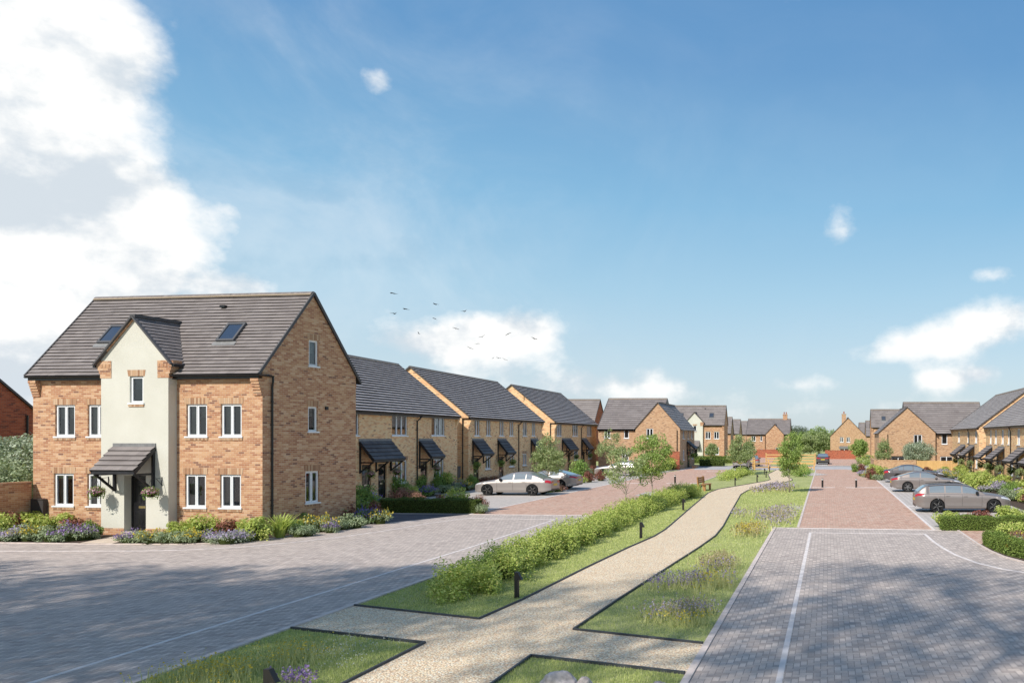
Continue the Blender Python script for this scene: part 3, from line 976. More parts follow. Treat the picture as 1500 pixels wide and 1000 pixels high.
def window(parent, O, t, hole, lights=2, lod=0, head='soldier', dress='curtain', seed=0, depth=0.095, sill=True):
    """frame (part) > pane, window_sill, lintel, curtain"""
    rng = random.Random(seed * 7 + int(hole[0] * 100))
    u0, v0, u1, v1 = hole
    n = t.cross(Z)
    P = lambda u, v, d=0.0: O + t * u + Z * v + n * d
    d1, d0 = -depth + 0.035, -depth - 0.04
    f = 0.05
    mb = MB()
    mb.obox(O, t, u0, u0 + f, v0, v1, d0, d1, 'upvc')
    mb.obox(O, t, u1 - f, u1, v0, v1, d0, d1, 'upvc')
    mb.obox(O, t, u0 + f, u1 - f, v0, v0 + f, d0, d1 - .001, 'upvc')
    mb.obox(O, t, u0 + f, u1 - f, v1 - f, v1, d0, d1 - .001, 'upvc')
    w = (u1 - u0 - 2 * f) / lights
    cells = []
    for i in range(lights):
        a, b = u0 + f + w * i, u0 + f + w * (i + 1)
        if i > 0:
            mb.obox(O, t, a - .018, a + .018, v0 + f, v1 - f, d0, d1 - .002, 'upvc')
        aa, bb = a + (0.018 if i else 0), b - (0.018 if i < lights - 1 else 0)
        if lod < 2:
            s = 0.034
            e = d1 + 0.012
            mb.obox(O, t, aa + .004, aa + s, v0 + f + .004, v1 - f - .004, d0 + .01, e, 'upvc')
            mb.obox(O, t, bb - s, bb - .004, v0 + f + .004, v1 - f - .004, d0 + .01, e, 'upvc')
            mb.obox(O, t, aa + s, bb - s, v0 + f + .004, v0 + f + s, d0 + .01, e - .001, 'upvc')
            mb.obox(O, t, aa + s, bb - s, v1 - f - s, v1 - f - .004, d0 + .01, e - .001, 'upvc')
            cells.append((aa + s, v0 + f + s, bb - s, v1 - f - s))
        else:
            cells.append((aa, v0 + f, bb, v1 - f))
    fr = mb.build('window', parent)
    gp = MB()
    for (a, b, c, d) in cells:
        q = -depth + 0.005
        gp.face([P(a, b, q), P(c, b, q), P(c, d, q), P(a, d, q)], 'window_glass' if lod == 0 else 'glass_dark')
    gp.build('pane', fr)
    if sill:
        mb = MB()
        mb.obox(O, t, u0 - .05, u1 + .05, v0 - .045, v0 + .012, -depth - .02, 0.045, 'upvc')
        mb.build('window_sill', fr)
    if head and lod < 2:
        mb = MB()
        hh = 0.235
        n_ = Vector(n)
        # splayed brick head, proud of the wall, and a brick sill course
        vs = [P(u0 - .06, v1, 0), P(u1 + .06, v1, 0), P(u1 + .10, v1 + hh, 0), P(u0 - .10, v1 + hh, 0)]
        pr = n_ * 0.007
        vs2 = [p + pr for p in vs]
        mb.mesh(vs2 + vs, [(0, 1, 2, 3), (0, 3, 7, 4), (2, 1, 5, 6), (3, 2, 6, 7), (1, 0, 4, 5)], 'brick_soldier')
        if sill:
            m2 = MB()
            m2.obox(O, t, u0 - .04, u1 + .04, v0 - .135, v0 - .047, -0.02, 0.028, 'brick_soldier')
            m2.build('brick_sill', fr)
        mb.build('lintel', fr)
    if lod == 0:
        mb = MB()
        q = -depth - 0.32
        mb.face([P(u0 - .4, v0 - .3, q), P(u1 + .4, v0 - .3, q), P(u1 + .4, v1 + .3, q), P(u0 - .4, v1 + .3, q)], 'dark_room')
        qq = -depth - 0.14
        if dress in ('curtain', 'both'):
            wd = (u1 - u0) * rng.uniform(0.22, 0.34)
            for (a, b) in ((u0, u0 + wd), (u1 - wd * rng.uniform(.35, .7), u1)):
                k = 14
                for i in range(k):
                    x0, x1 = a + (b - a) * i / k, a + (b - a) * (i + 1) / k
                    o0, o1 = (0.02 if i % 2 else -0.02), (0.02 if (i + 1) % 2 else -0.02)
                    mb.face([P(x0, v0 - .05, qq + o0), P(x1, v0 - .05, qq + o1), P(x1, v1 + .05, qq + o1), P(x0, v1 + .05, qq + o0)], 'curtain')
        if dress in ('blind', 'both'):
            bot = v1 - (v1 - v0) * rng.uniform(0.38, 0.5)
            z = v1
            while z > bot:
                mb.obox(O, t, u0 + .08, u1 - .08, z - .03, z - .012, qq + .04, qq + .055, 'blind')
                z -= 0.045
        mb.build('curtain', fr)
    return fr


def door(parent, O, t, u0, u1, z0, z1, depth, material='door_black', style='panel', frame='upvc'):
    n = t.cross(Z)
    P = lambda u, v, d=0.0: O + t * u + Z * v + n * d
    mb = MB()
    f = 0.05
    fm = 'black_timber' if style != 'white' else 'upvc'
    mb.obox(O, t, u0, u0 + f, z0, z1, -depth - .06, -depth + .02, fm)
    mb.obox(O, t, u1 - f, u1, z0, z1, -depth - .06, -depth + .02, fm)
    mb.obox(O, t, u0 + f, u1 - f, z1 - f, z1, -depth - .06, -depth + .019, fm)
    mb.obox(O, t, u0 + f, u1 - f, z0, z1 - f, -depth - .06, -depth, material)
    w = u1 - u0 - 2 * f
    a0, b0 = u0 + f, u1 - f
    h = z1 - z0
    rows = [(0.08, 0.36), (0.48, 0.80), (0.85, 0.93)] if style == 'panel' else [(0.08, 0.30)]
    for (ra, rb) in rows:
        for (ca, cb) in ((0.12, 0.46), (0.54, 0.88)):
            x0, x1, y0, y1 = a0 + w * ca, a0 + w * cb, z0 + h * ra, z0 + h * rb
            # moulded raised panel
            e = .035
            o_ = [P(x0, y0, -depth + .002), P(x1, y0, -depth + .002), P(x1, y1, -depth + .002), P(x0, y1, -depth + .002)]
            i_ = [P(x0 + e, y0 + e, -depth + .018), P(x1 - e, y0 + e, -depth + .018), P(x1 - e, y1 - e, -depth + .018), P(x0 + e, y1 - e, -depth + .018)]
            mb.mesh(o_ + i_, [(4, 5, 6, 7), (0, 1, 5, 4), (1, 2, 6, 5), (2, 3, 7, 6), (3, 0, 4, 7)], material)
    d = mb.build('door', parent)
    if style != 'panel':
        gm = MB()
        for (ca, cb) in ((0.16, 0.44), (0.56, 0.84)):
            gm.obox(O, t, a0 + w * ca, a0 + w * cb, z0 + h * .40, z0 + h * .92, -depth - .01, -depth + .006, 'glass_dark')
        gm.build('pane', d)
    hm = MB()
    hm.obox(O, t, b0 - .10, b0 - .07, z0 + h * .44, z0 + h * .54, -depth, -depth + .05, 'chrome')
    hm.build('handle', d)
    lm = MB()
    lm.obox(O, t, (a0 + b0) / 2 - .14, (a0 + b0) / 2 + .14, z0 + h * .405, z0 + h * .445, -depth, -depth + .022, 'brass' if style == 'panel' else 'chrome')
    lm.build('letter_plate', d)
    return d


def canopy(parent, O, t, u0, u1, ztop, zout, proj, tile='canopy_tile', expo=0.2, tw=0.3, brackets=None, drop=0.75, flash=True):
    """lean-to door canopy on timber gallows brackets"""
    n = t.cross(Z)
    P = lambda u, v, d=0.0: O + t * u + Z * v + n * d
    mb = MB()
    tiles(mb, P(u0, zout, proj), P(u1, zout, proj), P(u0, ztop, .01), P(u1, ztop, .01), expo, tw, tile, lip=0.055, seed=int(abs(u0 * 31)) + 3)
    # barge boards, fascia, soffit
    mb.obox(O, t, u0 + .01, u1 - .01, zout - .13, zout - .008, proj - .05, proj - .015, 'black_timber')
    for u in (u0 + .02, u1 - .02):
        a, b = P(u, zout - .065, proj - .03), P(u, ztop - .08, .02)
        mb.bar(a, b, 0.035, 0.13, 'black_timber')
    mb.face([P(u0 + .03, zout - .05, proj - .05), P(u0 + .03, ztop - .12, .0), P(u1 - .03, ztop - .12, 0), P(u1 - .03, zout - .05, proj - .05)][::-1], 'timber_dark')
    c = mb.build('canopy', parent)
    if flash:
        m2 = MB()
        m2.obox(O, t, u0 + .01, u1 - .01, ztop - .02, ztop + .11, 0.0, .035, 'leadwork')
        m2.build('flashing', c)
    for u in (brackets if brackets is not None else (u0 + .09, u1 - .09)):
        m3 = MB()
        zt = zout - .13
        m3.obox(O, t, u - .04, u + .04, zt - drop, ztop - .15, 0.0, .08, 'black_timber')
        m3.bar(P(u, zt - .02, .08), P(u, zt - .02, proj - .08), .075, .08, 'black_timber')
        m3.bar(P(u, zt - drop + .06, .06), P(u, zt - .04, proj - .14), .07, .07, 'black_timber')
        m3.build('bracket', c)
    return c


def corbel(mb, O, t, u0, u1, ztop, steps, out, h, material):
    """stepped brick kneeler"""
    for i in range(steps):
        d = out * (1 - i / steps)
        mb.obox(O, t, u0 + .001 * i, u1 - .001 * i, ztop - h * (i + 1) / steps, ztop - h * i / steps, -.02, d + .006, material)


def walls_gable(parent, W, D, eave, ridge, material, front=(), right=(), left=(), yr=None, reveal=.13, name='wall'):
    yr = D / 2 if yr is None else yr
    mb = MB()
    Of, tf = V3((0, 0, 0)), V3((1, 0, 0))
    wall_face(mb, Of, tf, [(0, 0), (W, 0), (W, eave), (0, eave)], list(front), material, reveal)
    Or, tr_ = V3((W, 0, 0)), V3((0, 1, 0))
    wall_face(mb, Or, tr_, [(0, 0), (D, 0), (D, eave), (yr, ridge), (0, eave)], list(right), material, reveal)
    Ol, tl = V3((0, D, 0)), V3((0, -1, 0))
    wall_face(mb, Ol, tl, [(0, 0), (D, 0), (D, eave), (D - yr, ridge), (0, eave)], list(left), material, reveal)
    Ob, tb = V3((W, D, 0)), V3((-1, 0, 0))
    wall_face(mb, Ob, tb, [(0, 0), (W, 0), (W, eave), (0, eave)], [], material, reveal)
    return mb.build(name, parent)


FRONT = (V3((0, 0, 0)), V3((1, 0, 0)))


# ------------------------------------------------------------------ the three storey house with the rendered bay
def bay_house(name, label, loc, rz, lod=0, scale=1.0, bay=True, mirror_windows=False, brick='brick_buff', gable_windows=True, group=None, depth=5.0):
    W, D = 9.87, depth
    EAVE, RIDGE, OH, VO = 6.33, 9.5, 0.22, 0.05
    h = empty(name, loc, rz, label, 'house', group)
    h.scale = (scale,) * 3
    up = [(0.98, 3.72, 1.86, 4.95), (2.42, 3.72, 3.30, 4.95), (6.68, 3.72, 7.56, 4.95), (8.13, 3.72, 9.01, 4.95)]
    dn = [(0.92, 1.04, 1.80, 2.30), (2.40, 1.04, 3.28, 2.30), (6.62, 1.04, 7.51, 2.30), (8.10, 1.04, 8.98, 2.30)]
    gab = [(2.30, 6.56, 2.82, 7.62), (2.26, 3.92, 2.78, 4.94), (2.12, 1.05, 2.86, 2.34)] if gable_windows else []
    walls_gable(h, W, D, EAVE, RIDGE - .06, brick, up + dn + ([(4.3, 4.7, 5.5, 6.15)] if bay else []), gab)
    for i, w in enumerate(up):
        window(h, *FRONT, w, 2, lod, dress='blind' if i == 0 else ('curtain' if i % 2 else 'both'), seed=i)
    for i, w in enumerate(dn):
        window(h, *FRONT, w, 2, lod, dress='curtain', seed=i + 9)
    Or, tr_ = V3((W, 0, 0)), V3((0, 1, 0))
    for i, w in enumerate(gab):
        window(h, Or, tr_, w, 2 if i == 2 else 1, lod, dress='blind' if i < 2 else 'curtain', seed=i + 20)
    roof_pair(W, D, EAVE, RIDGE, OH, VO, h, 'roof_tile', expo=0.178 if lod == 0 else 0.36, tw=0.33 if lod == 0 else 0.8, seed=5)
    slope = (RIDGE - EAVE) / (D / 2)
    ze = EAVE - OH * slope
    # brick kneelers at the front corners
    for (a, b) in ((0.0, 0.34), (W - .34, W)):
        mb = MB()
        corbel(mb, *FRONT, a + .002, b - .002, ze - .165, 6, 0.19, 0.62, brick)
        mb.build('corbel', h)
    mb = MB()
    corbel(mb, Or, tr_, D - .012, D - .001, EAVE - .35, 3, 0.02, 0.2, brick)
    mb.build('corbel', h)
    if lod == 0:
        mb = MB()
        gutter(mb, (W + .03, -OH - .045, ze - .022), (W + .47, -OH - .045, ze - .03))
        gutter(mb, (W + .075, -OH - .04, ze - .03), (W + .075, .42, ze - .03))
        mb.build('gutter', h)
        downpipe(h, [(W + .085, .40, ze - .05), (W + .085, .40, ze - .25), (W + .055, .40, ze - .45), (W + .055, .40, 0.0)])
        # small black wall vent on the gable, meter box by the garden wall
        mb = MB()
        mb.obox(Or, tr_, 3.17, 3.31, 4.82, 4.96, 0, .06, 'black_plastic')
        mb.build('vent', h)
    # roof windows, laid on the slope
    nrm = V3((0, -slope, 1)).normalized()
    upv = V3((0, 1, slope)).normalized()
    for cx in (2.33, 7.57):
        base = V3((cx, 0.82, EAVE + 0.82 * slope)) + nrm * 0.05
        w, L = 0.78, 0.98
        mb = MB()

        def slab(u0, u1, v0, v1, d0, d1, m_):
            Q = lambda u, v, d: base + V3((1, 0, 0)) * u + upv * v + nrm * d
            vs = [Q(u0, v0, d1), Q(u1, v0, d1), Q(u1, v1, d1), Q(u0, v1, d1), Q(u0, v0, d0), Q(u1, v0, d0), Q(u1, v1, d0), Q(u0, v1, d0)]
            mb.mesh(vs, [(0, 1, 2, 3), (5, 4, 7, 6), (4, 0, 3, 7), (1, 5, 6, 2), (3, 2, 6, 7), (4, 5, 1, 0)], m_)
        slab(-w / 2, -w / 2 + .08, 0, L, -.05, .07, 'roof_window_frame')
        slab(w / 2 - .08, w / 2, 0, L, -.05, .07, 'roof_window_frame')
        slab(-w / 2 + .08, w / 2 - .08, 0, .09, -.05, .069, 'roof_window_frame')
        slab(-w / 2 + .08, w / 2 - .08, L - .09, L, -.05, .069, 'roof_window_frame')
        slab(-w / 2 - .1, w / 2 + .1, -.2, -.005, -.05, .0, 'leadwork')
        rw = mb.build('roof_window', h)
        mb = MB()
        slab(-w / 2 + .08, w / 2 - .08, .09, L - .09, 0, .045, 'glass_sky')
        mb.build('pane', rw)
    mb = MB()
    p = V3((6.35, 2.05, EAVE + 2.05 * slope)) + nrm * .05
    mb.bar(p - V3((.11, 0, 0)), p + V3((.11, 0, 0)), .2, .1, 'black_plastic')
    mb.build('roof_vent', h)
    if not bay:
        return h
    # ---- rendered bay with its own gable
    b0, b1, off = 3.41, 6.28, 0.35
    Ob, tb = V3((b0, -off, 0)), V3((1, 0, 0))
    bw = b1 - b0
    zE, zA = 6.62, 8.13
    wn = (4.64 - b0, 4.98, 5.22 - b0, 6.0)
    dr = (4.40 - b0, 0.14, 5.33 - b0, 2.25)
    mb = MB()
    # the door opening runs to the ground: build the front as a polygon with a notch
    mb.poly([(0, 0), (dr[0], 0), (dr[0], dr[3]), (dr[2], dr[3]), (dr[2], 0), (bw, 0), (bw, zE), (bw / 2, zA), (0, zE)], [wn],
            lambda u, v: Ob + tb * u + Z * v, 'render_cream')
    n = tb.cross(Z)
    P = lambda u, v, d=0.0: Ob + tb * u + Z * v + n * d
    for (u0, v0, u1, v1, rv) in ((*wn, .12), (dr[0], 0, dr[2], dr[3], .30)):
        mb.face([P(u0, v0), P(u0, v1), P(u0, v1, -rv), P(u0, v0, -rv)], 'render_cream')
        mb.face([P(u1, v0), P(u1, v0, -rv), P(u1, v1, -rv), P(u1, v1)], 'render_cream')
        mb.face([P(u0, v1), P(u1, v1), P(u1, v1, -rv), P(u0, v1, -rv)], 'render_cream')
        mb.face([P(u0, v0), P(u0, v0, -rv), P(u1, v0, -rv), P(u1, v0)], 'concrete')
    # side walls up to the eaves of the bay
    for (u, s) in ((0, -1), (bw, 1)):
        pts = [P(u, 0), P(u, zE), P(u, zE, -.8), P(u, 0, -.8)]
        mb.face(pts if s < 0 else pts[::-1], 'render_cream')
    bayo = mb.build('bay_wall', h)
    mb = MB()
    for (a, b) in ((-.012, dr[0] - .002), (dr[2] + .002, bw + .012)):
        mb.obox(Ob, tb, a, b, 0, .26, -.36, .012, brick)
    mb.obox(Ob, tb, dr[0], dr[2], 0, .14, -.3, .06, 'concrete')
    mb.build('plinth', bayo)
    # brick kneelers on the render
    mb = MB()
    for (a, b, s) in ((-.03, .45, -1), (bw - .45, bw + .03, 1)):
        mb.obox(Ob, tb, a, b, 5.93, 6.46, -.36, .012, brick)
        for q in range(4):
            e = 0.05 * (q + 1)
            aa, bb = (a - e, b) if s < 0 else (a, b + e)
            mb.obox(Ob, tb, aa, bb - .002 * q, 6.10 + q * .12, 6.10 + q * .12 + .119, -.36, .015 + .002 * q, brick)
        for q in range(3):
            mb.obox(Ob, tb, a + .04 + q * .15, a + .11 + q * .15, 6.34, 6.46, .012, .032, brick)
    for (ua, za, ub, zb) in ((-.16, zE - .12, bw / 2, zA + .02), (bw + .16, zE - .12, bw / 2, zA + .02)):
        A, B = P(ua, za, .008), P(ub, zb, .008)
        mb.bar(A, B, .03, .12, brick, up=V3((0, -1, 0)))
    mb.build('corbel', bayo)
    window(h, Ob, tb, wn, 1, lod, head='soldier', dress='blind', seed=40)
    door(h, Ob, tb, dr[0], dr[2], dr[1], dr[3], .30, 'door_black', 'panel')
    # bay roof: two slopes running back into the main roof
    mx_, zr = b0 + bw / 2, 8.25
    ov = 0.22
    m_ = (zr - 6.62) / (bw / 2 + 0.05)
    ef = -off - .06
    back_y = (zr - EAVE) / slope + .25
    e_z = 6.62 - ov * m_ * .4
    xl, xr = b0 - ov, b1 + ov
    zl = zr - m_ * (mx_ - xl)
    yb_low = max(0.15, (zl - EAVE) / slope + .3)
    mb = MB()
    # left slope: eave from back to front so that the normal faces left/up
    tiles(mb, (xl, back_y, zl), (xl, ef, zl), (mx_, back_y, zr), (mx_, ef, zr), 0.178 if lod == 0 else .36, .33, 'roof_tile', seed=8)
    tiles(mb, (xr, ef, zl), (xr, back_y, zl), (mx_, ef, zr), (mx_, back_y, zr), 0.178 if lod == 0 else .36, .33, 'roof_tile', seed=9)
    br = mb.build('bay_roof', h)
    mb = MB()
    mb.bar((mx_, ef - .03, zr + .02), (mx_, back_y, zr + .02), .22, .12, 'verge')
    for x in (xl, xr):
        mb.bar((x, ef - .015, zl - .005), (mx_, ef - .015, zr - .005), .06, .13, 'verge', up=V3((0, -1, 0)))
    mb.bar((xr + .03, ef, zl - .05), (xr + .03, .55, zl - .05), .1, .1, 'black_plastic')
    mb.bar((xl - .03, ef, zl - .05), (xl - .03, .55, zl - .05), .1, .1, 'black_plastic')
    mb.build('verge_trim', br)
    # porch canopy
    canopy(h, Ob, tb, 3.94 - b0, 5.77 - b0, 3.36, 2.47, .87, 'roof_tile', expo=.25, tw=.33, drop=.68)
    return h


# ------------------------------------------------------------------ terraces
def terrace(label, loc, rz, L, D, eave, ridge, oh, up, dn, doors, canopies, pipes, door_mat='door_black', brick='brick_yellow', lod=0, zs=1.0,
            tile='roof_tile_dark', lip=0.085, kneel=True, end_pipe=True, can=(3.5, 2.42, .85), dstyle='glazed', can_tile='canopy_tile', group='terraced blocks', lights=None):
    h = empty('terraced_houses', loc, rz, label, 'house', group)
    O, t = FRONT
    m = (ridge - (eave - 0.0)) / (D / 2)
    wl = eave + oh * m * 0.0
    dn_all = dn
    holes = list(up) + list(dn)
    # doors reach the ground: cut them from 0.10 m above ground
    dh = [(a, 0.10 * zs, b, 2.13 * zs) for (a, b) in doors]
    walls_gable(h, L, D, eave, ridge - .06, brick, holes + dh)
    for i, w in enumerate(list(up) + list(dn)):
        wd = w[2] - w[0]
        window(h, O, t, w, 3 if wd > 1.55 else (2 if wd > .6 else 1), lod, head=None if w[3] > eave - .5 else 'soldier', dress=('curtain', 'blind', 'both')[i % 3], seed=i + int(L * 3))
    for w in dh:
        door(h, O, t, w[0], w[2], w[1], w[3], .09, door_mat, dstyle)
    roof_pair(L, D, eave, ridge, oh, .07, h, tile, lip=lip, expo=0.27, tw=0.34, seed=int(L * 10))
    slope = (ridge - eave) / (D / 2)
    ze = eave - oh * slope
    for (a, b) in canopies:
        brs = [a + .09, b - .09]
        if b - a > 3:
            brs = [a + .09, (a + b) / 2, b - .09]
        canopy(h, O, t, a, b, can[0], can[1], can[2], can_tile, expo=.28, tw=.34, brackets=brs, drop=.62, flash=True)
    for u in pipes:
        downpipe(h, [(u + .25, -oh - .03, ze - .04), (u + .25, -oh - .03, ze - .12), (u, -.06, ze - .42), (u, -.06, 0.0)], .04)
    for (a, b) in ((0.0, .3), (L - .3, L)):
        mb = MB()
        corbel(mb, O, t, a + .002, b - .002, ze - .165, 5, oh * .85, .5, brick)
        mb.build('corbel', h)
    if end_pipe:
        mb = MB()
        gutter(mb, (-.45, -oh - .045, ze - .03), (-.02, -oh - .045, ze - .022))
        gutter(mb, (-.075, -oh - .04, ze - .03), (-.075, .42, ze - .03))
        mb.build('gutter', h)
        downpipe(h, [(-.085, .40, ze - .05), (-.085, .40, ze - .25), (-.06, .40, ze - .45), (-.06, .40, 0)], .04)
    return h


# ------------------------------------------------------------------ plain gabled houses further off
def plain_house(label, loc, rz, W, D, eave, ridge, brick, front=(), right=(), left=(), oh=.2, tile='roof_tile', expo=.4, chimney=None, pipes=(), lights=2, group=None, head=None, yr=None):
    h = empty('house', loc, rz, label, 'house', group)
    walls_gable(h, W, D, eave, ridge - .06, brick, front, right, left, yr=yr)
    for i, w in enumerate(front):
        window(h, *FRONT, w, 1 if w[2] - w[0] < .7 else lights, 1, head=head, seed=i)
    for i, w in enumerate(right):
        window(h, V3((W, 0, 0)), V3((0, 1, 0)), w, 1 if w[2] - w[0] < .9 else lights, 1, head=head, seed=i)
    for i, w in enumerate(left):
        window(h, V3((0, D, 0)), V3((0, -1, 0)), w, 1 if w[2] - w[0] < .9 else lights, 1, head=head, seed=i)
    r = roof_pair(W, D, eave, ridge, oh, .06, h, tile, expo=expo, tw=.7, seed=int(W * 10), yr=yr)
    for u in pipes:
        downpipe(h, [(u, -oh, eave - .3), (u, -.06, eave - .6), (u, -.06, 0)], .045)
    if chimney is not None:
        cx, cy, zt = chimney
        mb = MB()
        mb.box((cx - .42, cy - .34, ridge - 1.0), (cx + .42, cy + .34, zt - .22), brick)
        mb.box((cx - .47, cy - .39, zt - .22), (cx + .47, cy + .39, zt - .08), brick)
        mb.box((cx - .44, cy - .36, zt - .08), (cx + .44, cy + .36, zt), 'concrete')
        for dx in (-.2, .2):
            mb.lathe([(.12, 0), (.10, .34), (.125, .36), (.125, .40), (.08, .40)], (cx + dx, cy, zt), (0, 0, 1), 'brick_red', 10)
        mb.build('chimney', r)
    return h


def front_wing(h, x0, x1, y0, y1, eave, ridge, brick, front=(), right=(), left=(), oh=.2, tile='roof_tile', expo=.4, pipe=None):
    """a gabled wing with its ridge running back, added to house h"""
    W, D = x1 - x0, y1 - y0
    mb = MB()
    Of = V3((x0, y0, 0))
    wall_face(mb, Of, V3((1, 0, 0)), [(0, 0), (W, 0), (W, eave), (W / 2, ridge - .06), (0, eave)], list(front), brick)
    Or = V3((x1, y0, 0))
    wall_face(mb, Or, V3((0, 1, 0)), [(0, 0), (D, 0), (D, eave), (0, eave)], list(right), brick)
    Ol = V3((x0, y1, 0))
    wall_face(mb, Ol, V3((0, -1, 0)), [(0, 0), (D, 0), (D, eave), (0, eave)], list(left), brick)
    Ob = V3((x1, y1, 0))
    wall_face(mb, Ob, V3((-1, 0, 0)), [(0, 0), (W, 0), (W, eave), (W / 2, ridge - .06), (0, eave)], [], brick)
    mb.build('wing_wall', h)
    for i, w in enumerate(front):
        window(h, Of, V3((1, 0, 0)), w, 2, 1, head=None, seed=i)
    for i, w in enumerate(right):
        window(h, Or, V3((0, 1, 0)), w, 1 if w[2] - w[0] < .9 else 2, 1, head=None, seed=i)
    xm = (x0 + x1) / 2
    m_ = (ridge - eave) / (W / 2)
    xl, xr, ze = x0 - oh, x1 + oh, eave - oh * m_
    yf, yb = y0 - .06, y1 + .06
    mb = MB()
    tiles(mb, (xl, yb, ze), (xl, yf, ze), (xm, yb, ridge), (xm, yf, ridge), expo, .7, tile, seed=3)
    tiles(mb, (xr, yf, ze), (xr, yb, ze), (xm, yf, ridge), (xm, yb, ridge), expo, .7, tile, seed=4)
    mb.face([(xl, yf, ze - .03), (xm, yf, ridge - .03), (xm, yb, ridge - .03), (xl, yb, ze - .03)][::-1], 'black_timber')
    mb.face([(xr, yf, ze - .03), (xm, yf, ridge - .03), (xm, yb, ridge - .03), (xr, yb, ze - .03)], 'black_timber')
    r = mb.build('wing_roof', h)
    mb = MB()
    mb.bar((xm, yf, ridge + .03), (xm, yb, ridge + .03), .24, .14, 'ridge_tile')
    for x in (xl, xr):
        mb.bar((x, yf - .015, ze), (xm, yf - .015, ridge), .05, .11, 'verge', up=V3((0, -1, 0)))
    mb.bar((xr + .04, yf, ze - .03), (xr + .04, yb, ze - .03), .1, .1, 'black_plastic')
    mb.build('verge_trim', r)
    if pipe is not None:
        px_, py_ = pipe
        downpipe(h, [(px_, py_, eave - .25), (px_, py_, eave - .5), (px_, py_, 0)], .045)
    return h


def boundary_wall(name, label, pts, hgt, brick='brick_red', th=.22, cat='wall', coping=True, group=None):
    mb = MB()
    ribbon(mb, pts, th, 0.0, hgt, brick)
    o = mb.build(name)
    tag(o, label, cat, group)
    if coping:
        mb = MB()
        ribbon(mb, pts, th + .05, hgt, hgt + .07, brick)
        mb.build('coping', o)
    return o


# ------------------------------------------------------------------ place the buildings
MAIN = bay_house('house', 'large three storey brick house with a cream rendered bay and black front door', (-30.907, 31.876, 0), R(-7.3068), lod=0)
mb = MB()
mb.obox(*FRONT, .12, .66, .62, 1.28, 0.0, .18, 'meter_box')
mb.obox(*FRONT, .14, .64, 1.28, 1.31, 0.0, .2, 'meter_box')
mb.tube([(.22, -.06, .62), (.22, -.06, 0)], .03, 'black_plastic', 6)
mb.build('meter_box', MAIN)

RZ_T = R(90 + 1.576)


def trow_origin(y):
    return (-26.279 - 0.0275 * (y - 48.366), y, 0)


uz = (3.78, 5.06)
gz = (0.95, 2.24)
Y1 = 42.0
terrace('buff brick terraced block nearest the large house, with a wide double door canopy', trow_origin(Y1), RZ_T, 16.8, 8.5, 5.33, 8.9, .22,
        [(2.2, uz[0], 3.85, uz[1]), (7.5, uz[0], 9.45, uz[1]), (12.75, uz[0], 14.8, uz[1])],
        [(7.6, .85, 9.4, 2.28), (13.1, .95, 14.65, 2.24)],
        [(4.15, 5.13), (5.92, 6.86), (11.2, 12.18)], [(3.8, 7.42), (10.9, 12.9)], [10.62])
Y2 = 60.75
f2 = lambda L_: [(a - Y2, uz[0], b - Y2, uz[1]) for a, b in L_]
g2 = lambda L_: [(a - Y2, 1.18, b - Y2, 2.24) for a, b in L_]
terrace('middle buff brick terraced block behind the silver cars, with six narrow upper windows', trow_origin(Y2), RZ_T, 17.0, 8.5, 5.33, 8.9, .22,
        f2([(61.85, 62.9), (64.1, 65.1), (66.85, 67.95), (69.15, 70.2), (72.45, 73.6), (74.85, 75.9)]),
        g2([(64.0, 65.1), (69.1, 70.35), (72.4, 73.55)]),
        [(61.65 - Y2, 62.7 - Y2), (66.8 - Y2, 67.85 - Y2), (74.85 - Y2, 75.95 - Y2)],
        [(61.4 - Y2, 63.6 - Y2), (66.45 - Y2, 68.4 - Y2), (74.5 - Y2, 76.5 - Y2)], [71.3 - Y2])
Y3 = 81.65
f3 = lambda L_: [(a - Y3, uz[0], b - Y3, uz[1]) for a, b in L_]
g3 = lambda L_: [(a - Y3, 1.18, b - Y3, 2.24) for a, b in L_]
terrace('buff brick terraced block at the far end of the left row beside the timber fence', trow_origin(Y3), RZ_T, 16.3, 8.5, 5.33, 8.9, .22,
        f3([(82.3, 84.1), (87.9, 90.1), (93.8, 95.9)]), g3([(88.5, 90.2), (94.2, 96.0)]),
        [(86.15 - Y3, 87.25 - Y3), (91.85 - Y3, 92.95 - Y3)], [(84.1 - Y3, 86.9 - Y3 + .5), (91.6 - Y3, 93.6 - Y3)], [91.3 - Y3])

# right hand terraces face the other way
RZ_R = R(-90)
ry = lambda y0, L_: [(y0 - a, b0, y0 - b, b1) for (a, b, b0, b1) in L_]
U = (3.12, 4.33)
GW = (0.75, 1.85)
terrace('right hand buff brick terraced block at the far end, above the timber fence', (14.2, 93.2, 0), RZ_R, 16.4, 10.0, 4.72, 8.45, .22,
        ry(93.2, [(89.2, 87.9, *U), (83.3, 82.1, *U), (78.9, 77.7, *U)]), ry(93.2, [(89.6, 88.7, *GW), (81.5, 80.6, *GW), (78.7, 77.6, *GW)]),
        [(93.2 - 86.2, 93.2 - 85.2), (93.2 - 80.4 + .2, 93.2 - 79.4 + .2)], [(93.2 - 87.4, 93.2 - 84.2), (93.2 - 82.0, 93.2 - 79.0)], [93.2 - 81.85], door_mat='door_brown', brick='brick_yellow', zs=.9,
        tile='roof_tile_light', lip=.03, can=(2.85, 1.93, 1.15), end_pipe=False, dstyle='glazed', can_tile='roof_tile')
